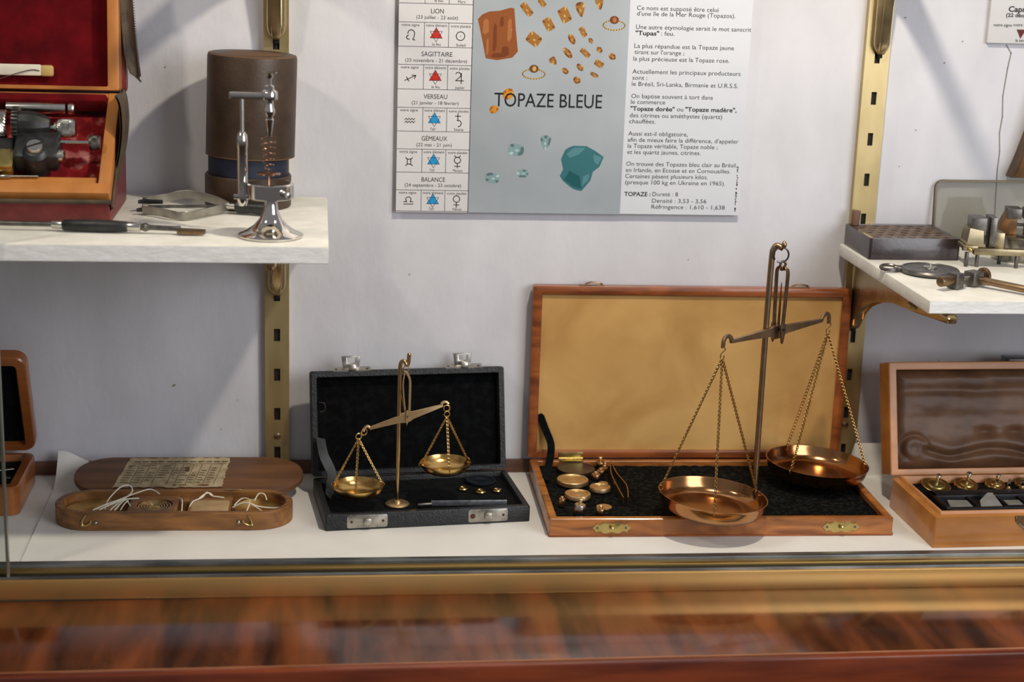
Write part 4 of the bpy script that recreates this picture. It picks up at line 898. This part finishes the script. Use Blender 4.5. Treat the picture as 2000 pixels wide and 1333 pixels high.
# ---- contents of the right box
zc = 2.17
gC = 'knobbed brass weights in the honey coloured box'
def tall_knob(x, y, r, h, kh, kr, label, tilt, m_):
    Q = T(x, y, zc) @ Rx(tilt[0]) @ Ry(tilt[1]); p = thing('knobbed_weight', label, 'weight', (x, y, zc), gC)
    obj('weight_body', G().lathe([(r, -.3), (r, h-.05), (r*.96, h), (r*.62, h+.01), (r*.6, h+.06), (r*.5, h+.12), (r*.3, h+.16), (r*.2, h+.2)], 36, Q), W[m_], p)
    obj('knob', G().lathe([(r*.24, h+.1), (.12, h+.2), (.11, h+kh*.7), (kr*.8, h+kh*.85), (kr, h+kh*.95), (kr*.8, h+kh*1.05), (0, h+kh*1.1)], 20, Q), W['nickel'], p); return p
tall_knob(31.6, -10.35, 1.12, .1, .85, .23, 'brass disc weight with knob at the left end of the row', (15, 2), 'brass_y')
tall_knob(34.05, -10.25, .92, .12, .95, .24, 'second knobbed disc weight from the left in the honey coloured box', (15, 3), 'gold')
tall_knob(36.42, -10.2, .78, .1, .8, .2, 'third knobbed disc weight from the left, silvery on top', (15, 4), 'gold')
tall_knob(38.85, -10.05, .75, .1, .95, .2, 'knobbed disc weight cut off by the right picture edge', (15, 2), 'brass_y')
tall_knob(37.05, -11.2, .2, .06, .7, .1, 'slender stem weight standing in front of the disc weights', (4, 0), 'pale_gold')
tall_knob(38.2, -11.1, .22, .06, .7, .12, 'second slender stem weight, close to the right picture edge', (4, 0), 'pale_gold')
t_ = thing('black_tray', 'long black tray of small metal leaf weights in the honey box', 'tray', (36, -13, zc))
MT = T(30.35, -15.75, zc) @ Rz(1.6)
g = G().box(0, 12, 2.5, 3.7, -.2, .22, .05, MT).box(0, .35, 0, 3.7, -.2, .22, .05, MT).box(0, 12, 0, .35, -.2, .12, .04, MT).box(.2, 12, .2, 2.6, -.2, -.05, 0, MT)
for x in (2.6, 4.9, 6.6, 8.2): g.box(x, x+.18, .3, 2.6, -.2, .12, .03, MT)
obj('tray_body', g, mat('black_tray', (20, 20, 22), (34, 34, 37), .45, scale=.8), t_)
gL = 'leaf weights in the black tray'
W['leaf'] = mat('leaf_metal', (168, 164, 150), (190, 186, 172), .5, metal=.5, scale=1)
def leaf(name, pts, z, tilt, label, m_='leaf'):
    cx = sum(p_[0] for p_ in pts)/len(pts); cy = sum(p_[1] for p_ in pts)/len(pts)
    q = [(a-cx, b-cy) for a, b in pts]; Q = MT @ T(cx, cy, z) @ Rx(tilt)
    tag(obj(name, G().prism(q, 0, .03, Q), W[m_], origin=tuple(Q.translation)), label, 'weight', gL)
leaf('leaf_weight', [(.6, .6), (2.4, .5), (2.2, 1.5), (.7, 1.6)], .06, 14, 'long thin metal leaf weight at the left end of the black tray')
leaf('leaf_weight', [(3.0, .6), (4.7, .6), (4.3, 1.9), (3.9, 1.9), (3.1, 1.2)], .28, 32, 'pointed bright leaf weight leaning up in the black tray')
leaf('leaf_weight', [(5.2, .8), (6.4, .8), (6.3, 1.5), (5.1, 1.5)], .06, 10, 'low flat leaf weight right of the pointed one')
leaf('leaf_weight', [(6.9, .8), (7.9, .8), (7.5, 1.8)], .3, 36, 'small triangular leaf weight toward the right edge of the tray')
leaf('leaf_weight', [(8.5, .8), (10, .8), (9.2, 1.9), (8.6, 1.9)], .3, 30, 'upright leaf weight at the right picture edge')
tag(obj('black_box', G().box(39.2, 46, -3.8, -2.3, ZB, 10.5, .15).box(39.5, 45.7, -3.9, -3.7, 2, 8, .1), W['black_wood'], origin=(42, -3, ZB)), 'black box behind the satin lined lid at the right edge', 'box')

# ================================================================== left shelf
ZL = 22.35
MK = MX((1, 0, 0), (0, math.cos(R(37)), math.sin(R(37))), (0, -math.sin(R(37)), math.cos(R(37))), t=(0, -13.9, 24.6))
kit = thing('instrument_case', 'red leather zip case with wooden frame and red velvet lining, open on the shelf', 'case', (-38, -9, ZL))
XR, XL = -29.6, -52
g = G().bprism([(-13.45, ZL), (-13.85, 23.0), (-13.95, 23.95), (-12.9, 23.0), (-5.2, 28.8), (-4.9, 30.3), (-4.3, 29.2), (-3.9, 26), (-3.9, ZL)], XL, XR+.02, .25, FYZ)
obj('leather_body', g, W['red_leather'], kit)
obj('zip_edge', G().rod((XL, -13.92, 24.0), (XR+.1, -13.92, 24.0), .16, 10).box(XR+.0, XR+.2, -.16, 9.7, -1.42, -1.16, .06, MK), W['zip'], kit)
# frame, one mesh: front, right and back rails
g = G().box(XL, XR, 0, .95, -1.15, 0, .06, MK).box(XR-.8, XR, .9, 9.72, -1.15, 0, .06, MK).box(XL, XR-.8, 9.3, 9.72, -1.15, -.05, .04, MK)
g.box(XL, XR-.95, .9, 1.75, -1.1, -.32, .06, MK)
obj('base_frame', g, W['wood_k'], kit)
obj('lining', G().grid(120, 60, lambda u, v: (XL+(XR-.75-XL)*u, 1.7+7.1*v, -1.25+.08*noise.noise((u*14, v*6, 1))-.3*math.exp(-(((XL+(XR-.75-XL)*u)+32.2)/.8)**2-((1.7+7.1*v-2.9)/.45)**2)), MK, th=.2), W['red_worn'], kit)
obj('back_lining', G().box(XL, XR-.8, 8.55, 9.35, -.85, .35, .25, MK), W['red_velvet'], kit)
MLK = T(0, -6.15, 30.62) @ lidmat(8)
g = G().frame(rrect(XL, XR-.08, 0, 11, .15, 3), rrect(XL+.8, XR-.85, .28, 10.3, .1, 3), -1.9, 0, MLK, bev=.05)
ld = obj('lid_frame', g, W['wood_k'], kit)
obj('lid_lining', G().grid(60, 40, lambda u, v: (XL+.7+(XR-1.5-XL)*u, .2+10.2*v, -1.0+.04*noise.noise((u*9, v*7, 5))-.1*v), MLK, th=.3), W['red_velvet'], ld)
obj('lid_cover', G().bprism(rrect(XL-.1, XR+.22, -.1, 11.1, .4, 5), -2.9, -1.85, .25, MLK), W['red_leather'], ld)
g = G()
FLAP = [(-29.72, 39, .0), (-29.5, 33.5, .3), (-29.1, 31.7, .2)]; FLR = [(-28.9, 39, .1), (-28.62, 33.6, .5), (-28.42, 31.35, .4)]
A_, B_ = spline(FLAP, 8), spline(FLR, 8)
def flapfn(u, v):
    i = min(len(A_)-2, int(u*(len(A_)-1))); t2 = u*(len(A_)-1)-i; a = A_[i].lerp(A_[i+1], t2); b = B_[i].lerp(B_[i+1], t2); p_ = a.lerp(b, v)
    return (p_.x, -4.6+p_.z+.18*math.sin(v*PI)+.06*noise.noise((u*8, v*3, 0)), p_.y-.25*v*(u > .95))
obj('zip_flap', G().grid(24, 8, flapfn, th=.0).grid(24, 8, lambda u, v: tuple(Vector(flapfn(u, v))+Vector((0, .12, 0)))), W['zip'], kit)
g = G()
for i in range(70):
    u = i/69; p_ = flapfn(u, 1); g.box(p_[0]-.02, p_[0]+.1, p_[1]-.05, p_[1]+.08, p_[2]-.025, p_[2]+.03)
tag(obj('zipper_teeth', g, W['dark_steel'], kit), None, kind='stuff')
crv = spline([(-29.35, 30.6), (-29.05, 30.0), (-28.92, 28.4), (-29.1, 26.6), (-29.5, 24.8), (-29.75, 23.4)], 8)
obj('side_gusset', G().grid(len(crv)-1, 10, lambda u, v: (crv[int(u*(len(crv)-1)+.5)].x-.35*abs(v-.4)*1.2, -9.2+5.2*v-1.8*u, crv[int(u*(len(crv)-1)+.5)].y)).grid(len(crv)-1, 10, lambda u, v: (crv[int(u*(len(crv)-1)+.5)].x-.15-.35*abs(v-.4)*1.2, -9.2+5.2*v-1.8*u, crv[int(u*(len(crv)-1)+.5)].y)), W['zip'], kit)

dv = thing('drill_instrument', 'black and silver instrument with knurled knobs lying in the red case', 'instrument', tuple(MK @ Vector((-35, 4, -.75))))
AX = lambda x, v, w: MK @ T(x, v, w) @ Ry(90)
def knurl(r, L, n=36): return [(r*.9, 0), (r, .06), (r, L-.06), (r*.9, L)]
def knurled(g, r, L, Q, n=30):
    vs, fs = [], []; K = 6
    for k in range(K+1):
        for i in range(n*2):
            a = 2*PI*(i/(n*2)+k*.02); rr_ = r*(1 if i % 2 else .94) if 0 < k < K else r*.9
            vs.append((rr_*math.cos(a), rr_*math.sin(a), L*k/K))
    for k in range(K):
        for i in range(n*2): j = (i+1) % (n*2); fs.append([k*n*2+i, k*n*2+j, (k+1)*n*2+j, (k+1)*n*2+i])
    fs.append(list(range(n*2))[::-1]); fs.append([K*n*2+i for i in range(n*2)]); return g.add(vs, fs, 0, Q)
obj('barrel', G().lathe([(.98, 0), (.98, .2), (.92, .3), (.92, .55), (.98, .6), (.98, 1.0)], 30, AX(-38.4, 5.6, .8)), W['dark_steel'], dv)
obj('scale_ring', knurled(G(), .96, .55, AX(-37.3, 5.6, .8), 26), W['nickel'], dv)
g = G(); vs = []; n = 26
for i in range(n):
    a = 2*PI*i/n; g.box(1.02, 1.22, -.075, .075, 0, .42, .02, AX(-36.35, 5.6, .8) @ Rz(math.degrees(a)))
g.cyl(1.06, .02, .4, 30, AX(-36.35, 5.6, .8)); obj('gear_ring', g, W['dark_steel'], dv)
obj('nose_cone', G().lathe([(.98, 0), (1.0, .7), (.92, 1.2), (.62, 1.85), (.5, 2.05), (.3, 2.08)], 12, AX(-35.95, 5.55, .8)), W['black_metal'], dv, smooth=20)
obj('adjusting_knob', knurled(G(), .64, 1.2, AX(-33.4, 5.5, .6), 34).cyl(.2, -.6, .05, 14, AX(-33.4, 5.5, .6)).cyl(.42, -.22, -.08, 16, AX(-33.4, 5.5, .6)), W['nickel'], dv)
g = G().box(-36.1, -33.1, 2.35, 4.9, -.6, 1.0, .35, MK).box(-36.0, -33.4, 4.4, 5.4, -.6, .5, .2, MK)
g.lathe([(.85, -.7), (.9, .9), (.7, 1.15), (.6, 1.2)], 24, MK @ T(-34.6, 2.85, 0)); obj('clamp_body', g, W['black_metal'], dv)
sc = obj('clamp_screw', G().lathe([(.55, 1.0), (.55, 1.4), (.5, 1.5), (0, 1.52)], 24, MK @ T(-34.6, 2.95, 0)), W['nickel'], dv)
obj('screw_slot', G().box(-.5, .5, -.05, .05, 1.5, 1.54, 0, MK @ T(-34.6, 2.95, 0) @ Rz(25)), W['slot'], sc)
obj('feed_rod', G().rod((-33.3, 4.25, .5), (-31.2, 4.25, .5), .14, 12, M=MK), W['chrome'], dv)
obj('feed_knob', knurled(G(), .5, .72, AX(-31.2, 4.25, .5), 26), W['dark_steel'], dv)
obj('end_cap', G().lathe([(.45, 0), (.45, .3), (.3, .42), (0, .44)], 20, AX(-33.15, 3.1, .3)), W['nickel'], dv)
g = G().box(-40.5, -36.05, 1.85, 3.5, -.6, .55, .08, MK).cyl(.26, 0, .05, 16, MK @ T(-37.1, 1.86, -.1) @ Rx(90), 1)
obj('brass_block', g, [W['brass_y'], W['slot']], dv); obj('block_top', G().box(-40.5, -36.2, 3.3, 4.6, -.5, .5, .1, MK), W['black_metal'], dv)
p = thing('metal_tube', 'silver metal tube with rounded end lying behind the black instrument', 'tube', tuple(MK @ Vector((-34, 8.2, 0))))
obj('tube_body', G().lathe([(.31, 0), (.31, 3.9), (.29, 4.0)], 20, AX(-37.2, 8.05, .0) @ Matrix.Diagonal((1.25, 1.25, 1, 1))), W['nickel'], p); obj('tube_cap', G().lathe([(.33, 0), (.33, .28), (.26, .4), (0, .45)], 20, AX(-33.0, 8.05, .0) @ Matrix.Diagonal((1.25, 1.25, 1, 1))), W['nickel'], p)
p = thing('bone_handled_tool', 'white bone handled tool tucked into the red lid', 'tool', tuple(MLK @ Vector((-36, 1.0, -.7))))
obj('handle', G().box(-42, -35.1, .95, 1.75, -.85, -.45, .1, MLK), W['bone'], p); tag(obj('handle_end', G().box(-35.2, -34.25, .92, 1.72, -.86, -.46, .18, MLK), W['bone_end'], p), 'yellowed rounded end')
obj('thread', G().tube([tuple(MLK @ Vector(q_)) for q_ in spline([(-39, .3, -.35), (-37, 1.0, -.35), (-35.8, 1.35, -.38), (-35.2, 1.3, -.42)], 6)], .035, 6), W['zip'], p)
p = thing('steel_probe', 'thin steel probe lying on the wooden lip of the red case', 'tool', tuple(MK @ Vector((-36, 1.9, -.3))))
obj('probe_shaft', G().rod((-41, 1.5, -.16), (-34.4, 1.62, -.16), .075, 8, M=MK), W['nickel'], p); obj('collar', G().cyl(.14, 0, .8, 12, AX(-37, 1.57, -.16), bev=.03), W['nickel'], p)

# brown cylindrical leather case
cy = thing('cylindrical_case', 'tall brown leather cylindrical case with a blue band, lid raised', 'case', (-20.78, -4.75, ZL))
Q = T(-20.78, -4.75, ZL+.04) @ Ry(.6)
obj('case_base', G().lathe([(3.08, 0), (3.12, .08), (3.12, 2.2), (3.05, 2.3), (2.9, 2.3), (2.9, .3), (0, .3)], 56, Q), W['cyl'], cy)
obj('inner_band', G().lathe([(2.88, .35), (2.88, 4.4), (2.8, 4.4), (2.8, .35)], 56, Q), W['blue'], cy)
Q2 = T(-20.7, -4.75, ZL) @ Ry(1.6)
g = G().lathe([(2.95, 3.75), (3.16, 3.72), (3.2, 3.85), (3.2, 10.75), (3.12, 10.95), (2.95, 11.02), (0, 10.95)], 64, Q2)
ld = obj('lid', g, W['cyl'], cy)
obj('worn_rim', G().lathe([(3.165, 3.70), (3.21, 3.72), (3.21, 3.78), (3.165, 3.8)], 64, Q2).lathe([(3.0, 11.0), (3.12, 10.965), (3.17, 10.9), (3.1, 10.92)], 64, Q2), W['cyl_edge'], ld)

# chrome spring instrument
ch = thing('chrome_spring_gauge', 'chrome stand instrument with copper spring in front of the brown case', 'instrument', (-18.8, -16.9, ZL))
cx, cy_ = -18.8, -16.9
obj('base_bell', G().lathe([(2.05, 0), (2.15, .06), (2.16, .16), (2.05, .26), (1.55, .46), (1.1, .78), (.75, 1.2), (.52, 1.7), (.44, 2.2), (.44, 2.6), (.6, 2.7)], 56, T(cx, cy_, ZL)), W['chrome'], ch)
dz = 24.95
obj('drum', G().lathe([(1.45, 0), (1.55, .05), (1.55, .92), (1.5, .98), (1.44, 1.0), (1.2, 1.005), (0, 1.005)], 56, T(cx, cy_, dz)), W['chrome'], ch)
obj('drum_knob', G().rod((cx+.9, cy_-1.25, dz+.45), (cx+1.25, cy_-1.75, dz+.45), .2, 14, bev=.05), W['nickel'], ch)
obj('side_arm', G().box(-21.2, -19.6, cy_-.3, cy_+.3, dz-.08, dz+.24, .06), W['nickel'], ch)
px = -20.63
obj('column', G().lathe([(.25, -.55), (.33, -.3), (.36, 0), (.34, .3), (.33, 3.3), (.36, 3.4), (.36, 3.75), (.33, 4.1), (.2, 4.3), (.1, 4.35)], 24, T(px, cy_, dz)), W['chrome'], ch)
obj('column_rod', G().rod((px, cy_, dz+4.2), (px, cy_, 31.7), .13, 14), W['nickel'], ch)
obj('top_arm', G().bprism(rrect(-21.45, -18.9, cy_-.28, cy_+.28, .2, 4), 31.42, 31.85, .06, T(0, 0, 0)), W['nickel'], ch)
hx = -18.85
obj('spindle', G().lathe([(.0, 28.95), (.12, 29.0), (.26, 30.0), (.28, 30.1), (.22, 30.15), (.22, 30.3), (.34, 30.5), (.36, 30.7), (.26, 30.95), (.24, 31.3), (.26, 31.35), (.5, 31.4), (.52, 31.45), (.52, 31.85), (.46, 31.95), (.3, 32.05), (.3, 32.25), (.26, 32.3), (.13, 32.35), (.13, 32.75), (.22, 32.8), (.25, 32.95), (.16, 33.05), (.5, 33.12), (.5, 33.17), (0, 33.2)], 28, T(hx, cy_, 0)), W['chrome'], ch)
pts = []
for i in range(150):
    t = i/149; a = 2*PI*6.2*t; r_ = .5*(1-.35*t) if t < .85 else .5*.7*(1-(t-.85)/.15*.8); pts.append((hx-.08+r_*math.cos(a), cy_+r_*math.sin(a), 29.0-2.3*t))
obj('spring', G().tube(pts, .035, 6), W['copper'], ch)
obj('spring_plate', G().lathe([(0, 26.5), (.78, 26.52), (.8, 26.56), (.75, 26.6), (.1, 26.62), (0, 26.75)], 30, T(hx-.08, cy_, 0)).rod((hx-.08, cy_, 25.9), (hx-.08, cy_, 26.55), .08, 8), W['copper'], ch)

W['nickel_d'] = mat('grey_spring_steel', (150, 147, 140), (176, 172, 164), .32, metal=.95, scale=1)
# three pronged pickup tool
tg = thing('spring_grabber', 'steel spring pick-up tool with black handle lying behind the chrome stand', 'tool', (-24, -7, ZL))
DY = -1.75
obj('handle', G().lathe([(.3, 0), (.42, .1), (.45, .5), (.4, 1.2), (.5, 2.2), (.48, 2.4), (0, 2.5)], 20, T(-21.5, -6.9+DY, ZL+.55) @ orient((1, -.28, -.02))), W['black_metal'], tg)
obj('ferrule', G().rod((-22.2, -6.75+DY, ZL+.57), (-21.45, -6.92+DY, ZL+.55), .24, 14), W['nickel'], tg)
for mid, tip, w in (((-24.9, -5.2, ZL+1.1), (-28.0, -6.4, ZL+.75), .42), ((-24.9, -9.9, ZL+.36), (-27.9, -7.7, ZL+.36), .42)):
    sg = 1 if mid[1] > -7 else -1
    obj('prong', G().bar(spline([(-22.0, -6.8, ZL+.55), (-23.0, -6.8+1.0*sg, ZL+.6+.2*sg), mid, (-26.6, -7+1.7*sg, ZL+.6+.2*sg), tip], 8), .62, .08, up_=(0, 1, .15), M=T(0, DY, 0)), W['nickel_d'], tg)
obj('plunger_rod', G().rod((-27.6, -7.1, ZL+.5), (-22, -6.8, ZL+.55), .11, 8, M=T(0, DY, 0)), W['dark_steel'], tg)
for yy, zz in ((-6.5, .75), (-7.6, .35)):
    obj('jaw', G().bprism([(-28.3, yy-.2), (-28.1, yy+.12), (-27.7, yy+.22), (-27.2, yy+.1), (-26.6, yy+.05), (-26.6, yy-.15), (-27.4, yy-.22), (-27.9, yy-.05)], ZL+zz-.14, ZL+zz+.14, .03, T(0, DY, 0)), W['black_metal'], tg)

# black handled holder near the shelf front
pt = thing('pin_holder', 'long slim tool with a black grip lying along the shelf front', 'tool', (-28, -16.4, ZL))
zz = ZL+.44
obj('wire_stem', G().rod((-41, -15.3, zz), (-33, -15.75, zz), .16, 10), W['dark_steel'], pt)
obj('grip', G().lathe([(.3, 0), (.36, .1), (.4, 1.2), (.42, 2.2), (.4, 3.4), (.34, 4.2), (.3, 4.25)], 22, T(-32.4, -15.95, zz) @ orient((1, -.08, 0))), W['black_metal'], pt)
obj('ferrule', G().rod((-33.1, -15.72, zz), (-32.3, -15.95, zz), .26, 14, bev=.05).rod((-28.2, -16.28, zz), (-27.3, -16.35, zz), .3, 14, bev=.05), W['nickel'], pt)
obj('shaft', G().lathe([(.2, 0), (.3, .3), (.18, .6), (.17, 2.2), (.2, 2.6)], 14, T(-27.3, -16.35, zz) @ orient((1, -.1, -.02))), W['dark_steel'], pt)
obj('clip_tip', G().bprism([(0, -.25), (.3, -.42), (1.8, -.22), (1.85, .12), (.4, .3), (0, .2)], -.16, .16, .04, T(-24.9, -16.6, ZL+.25) @ Rz(-8)), W['bronze_dk'], pt)

# ================================================================== right shelf
ZR = 19.13
bk = thing('drilled_block', 'dark wooden block with rows of round holes on the right shelf', 'block', (29.6, -4, ZR))
g = G().frame(rrect(25.85, 33.0, -6.9, -.68, .2, 4), rrect(26.2, 32.65, -6.55, -1.0, .05, 4), ZR, ZR+1.66, bev=.1); g.box(26.0, 32.9, -6.7, -.9, ZR+.02, ZR+.5)
obj('block_body', g, W['black_wood'], bk)
g = G(); nx, ny = 7, 6; x0, x1, y0_, y1_ = 26.15, 32.7, -6.6, -.95; sxx = (x1-x0)/nx; syy = (y1_-y0_)/ny
for j in range(ny):
    off = (j % 2)*.5*sxx; yb = y0_+j*syy
    for i in range(nx-(j % 2)):
        xa = x0+i*sxx+off; k = 24; ce = (xa+sxx/2, yb+syy/2)
        ou = []
        for q_ in range(k):
            a = 2*PI*q_/k; c_, s_ = math.cos(a), math.sin(a); t = 1/max(abs(c_)/(sxx/2), abs(s_)/(syy/2)); ou.append((ce[0]+c_*t, ce[1]+s_*t))
        # keep square corners
        for q_ in (3, 9, 15, 21): ou[q_] = (ce[0]+math.copysign(sxx/2, math.cos(2*PI*q_/k)), ce[1]+math.copysign(syy/2, math.sin(2*PI*q_/k)))
        inn = [(ce[0]+.27*math.cos(2*PI*q_/k), ce[1]+.27*math.sin(2*PI*q_/k)) for q_ in range(k)]
        vs = [(x, y, ZR+1.6) for x, y in ou]+[(x, y, ZR+1.6) for x, y in inn]+[(x, y, ZR+.9) for x, y in inn]
        g.add(vs, [[a, (a+1) % k, k+(a+1) % k, k+a] for a in range(k)]+[[k+a, k+(a+1) % k, 2*k+(a+1) % k, 2*k+a] for a in range(k)]+[[2*k+a for a in range(k)]])
    if j % 2:
        g.add([(x0, yb, ZR+1.6), (x0+off, yb, ZR+1.6), (x0+off, yb+syy, ZR+1.6), (x0, yb+syy, ZR+1.6)], [[0, 1, 2, 3]]); g.add([(x1-off, yb, ZR+1.6), (x1, yb, ZR+1.6), (x1, yb+syy, ZR+1.6), (x1-off, yb+syy, ZR+1.6)], [[0, 1, 2, 3]])
tag(obj('drilled_top', g, W['worn_top'], bk, smooth=20), 'worn brown top with holes')
tag(obj('wooden_peg', G().cyl(.32, 0, 1.15, 18, T(26.45, -1.3, ZR+1.66) @ Ry(3), bev=.04), W['cork'], origin=(26.45, -1.3, ZR+1.66)), 'short brown peg standing on the back left corner of the holed block', 'peg')

gf = thing('framed_glass_plate', 'glass plate in a dark rounded metal frame leaning on the wall', 'glass plate', (38, -.6, ZR))
MG = T(33.05, -.8, ZR) @ lidmat(5.5)
o_ = rrect(0, 12, 0, 5.25, .7, 7); i_ = rrect(.16, 11.84, .16, 5.09, .56, 7)
obj('metal_frame', G().frame(o_, i_, -.12, .12, MG, bev=.04), W['frame_dk'], gf)
obj('glass_sheet', G().prism(rrect(.14, 11.86, .14, 5.11, .56, 7), -.03, .03, MG), glassmat('plate_glass', (232, 231, 226)), gf)

tn = tag(obj('round_tin', G().lathe([(2.2, 0), (2.25, .06), (2.25, 1.75), (2.32, 1.8), (2.32, 1.95), (2.2, 2.0), (0, 2.0)], 48, T(38.35, -5.9, ZR)), W['tin'], origin=(38.35, -5.9, ZR)), 'round silver tin at the right edge of the right shelf', 'tin')
def vise(base, label, dark):
    x, y, z = base; p = thing('hand_vise', label, 'vise', base); m1 = W['bronze_dk'] if dark else W['brass_v']; q = T(x, y, z) @ Rz(-8 if not dark else -14)
    if not dark:
        obj('base_bar', G().box(-.1, 4.0, -.5, .1, .95, 1.45, .05, q).box(-.9, .2, -.45, 1.6, 1.3, 1.6, .05, q).box(0, 2.3, 1.0, 1.5, .95, 1.4, .05, q), m1, p)
        for lx, ly in ((-.55, -.2), (.25, -.2), (2.3, 1.2), (3.2, -.2)): obj('leg', G().cyl(.15, 0, 1.1, 12, q @ T(lx, ly, 0), bev=.03), W['dark_steel'], p)
        obj('jaw_block', G().bprism([(-.75, 1.5), (.75, 1.5), (.75, 1.75), (.55, 1.75), (.55, 2.75), (-.55, 2.95), (-.6, 1.8), (-.75, 1.75)], -1.6, .35, .04, q @ FXZ), m1, p)
        obj('jaw_plate', G().box(-.35, .72, -.3, 1.4, 2.4, 3.7, .05, q), W['dark_steel'], p)
        obj('jaw_plate', G().box(1.05, 1.55, -.1, 1.6, 1.5, 3.75, .05, q), W['dark_steel'], p)
        obj('jaw_block', G().box(1.5, 2.2, -.1, 1.5, 1.4, 2.6, .05, q), m1, p)
        obj('screw_rod', G().rod((-.8, .3, 1.25), (4.2, .3, 1.25), .14, 10, M=q), W['dark_steel'], p)
        obj('knob', G().lathe([(.5, 0), (.62, .05), (.62, .22), (.5, .28), (.2, .3)], 24, q @ T(4.0, .2, 1.35) @ Ry(90)), W['bronze_dk'], p)
        obj('ball_end', G().ball((-.42, -.6, 1.35), .2, 12, M=q), W['brass_y'], p)
    else:
        obj('jaw_block', G().bprism([(-1.2, 0), (.3, 0), (.25, 1.2), (0, 1.7), (-.5, 1.7), (-.8, 1.0)], -1.2, .3, .06, q @ FXZ), W['brown_wood_v'], p)
        obj('jaw_block', G().bprism([(1.0, 0), (2.6, 0), (2.2, .9), (1.7, 1.7), (1.2, 1.7), (1.0, 1.2)], -1.2, .3, .06, q @ FXZ), W['brown_wood_v'], p)
        obj('jaw_plate', G().box(-.55, .55, -.35, 1.2, 1.2, 2.0, .06, q), W['dark_steel'], p); obj('jaw_plate', G().box(.75, 1.9, -.35, 1.2, 1.2, 2.0, .06, q), W['dark_steel'], p)
        obj('screw_rod', G().rod((-.9, .3, .7), (2.4, .3, .7), .12, 10, M=q), W['dark_steel'], p)
    return p
W['brass_v'] = mat('dull_vise_brass', (142, 130, 102), (164, 152, 122), .34, metal=.9, scale=1)
W['brown_wood_v'] = mat('bronze_jaw', (92, 64, 38), (132, 92, 52), .4, metal=.6, scale=1.5)
vise((33.25, -8.9, ZR), 'small brass hand vise on four thin legs on the right shelf', False)
vise((37.2, -6.4, ZR+2.02), 'dark bronze vise standing on the round tin', True)

pg = thing('pocket_magnifier', 'flat round steel case with a ring, lying on the right shelf', 'magnifier', (28.5, -11.9, ZR))
Q = T(28.85, -11.75, ZR)
obj('case_disc', G().lathe([(1.7, 0), (2.05, .1), (2.15, .28), (2.05, .42), (1.85, .46), (1.8, .4), (.55, .42), (.5, .48), (0, .5)], 48, Q), W['dark_steel'], pg)
obj('centre_plate', G().lathe([(.5, .46), (.5, .53), (.1, .55), (.08, .7), (0, .72)], 24, Q), W['nickel'], pg)
obj('stem', G().rod((26.85, -11.35, ZR+.28), (26.3, -11.25, ZR+.28), .24, 12, bev=.04), W['dark_steel'], pg)
obj('bow_ring', G().ring((25.95, -11.15, ZR+.3), .5, .13, Rz(-8) @ Rx(14), sc=(1.2, .9)), W['dark_steel'], pg)

bcx = thing('beam_clamp', 'steel bar clamp with thumb screws lying at the front of the right shelf', 'clamp', (30, -16, ZR))
q = T(28.5, -17.0, ZR+.6) @ Rz(28)
obj('thumb_screw', G().cyl(.36, -1.3, 0, 18, q @ T(0, 0, .05) @ Ry(90) @ T(0, 0, 0), bev=.06), W['bronze_dk'], bcx)
obj('clamp_block', G().box(-.05, .75, -.45, .45, -.55, .55, .06, q), W['dark_steel'], bcx)
obj('clamp_block', G().box(1.7, 2.75, -.5, .5, -.5, .5, .1, q), W['dark_steel'], bcx)
obj('spindle', G().rod((.7, 0, .05), (3.2, 0, .05), .16, 12, M=q), W['nickel'], bcx)
obj('knurled_disc', G().lathe([(.5, 0), (.6, .05), (.6, .25), (.5, .3)], 24, q @ T(3.15, 0, .05) @ Ry(90)), W['bronze_dk'], bcx)
obj('bar', G().rod((30.6, -16.05, ZR+.55), (34.4, -20.2, ZR+.35), .26, 14, bev=.05), W['bronze_dk'], bcx)
obj('foot', G().cyl(.1, 0, .4, 8, T(28.9, -17.1, ZR)), W['dark_steel'], bcx)
tag(obj('wall_fitting', G().bprism([(38.85, 24.75), (43.5, 24.75), (43.5, 33), (40.9, 33), (40.1, 28.4), (39.6, 26.6)], .05, 1.7, .25, FXZ), mat('dark_fitting', (58, 40, 24), (110, 80, 42), .35, metal=.4, scale=.5), origin=(41, -.1, 25)), 'dark brown fitting on the wall above the framed glass plate', 'fitting')
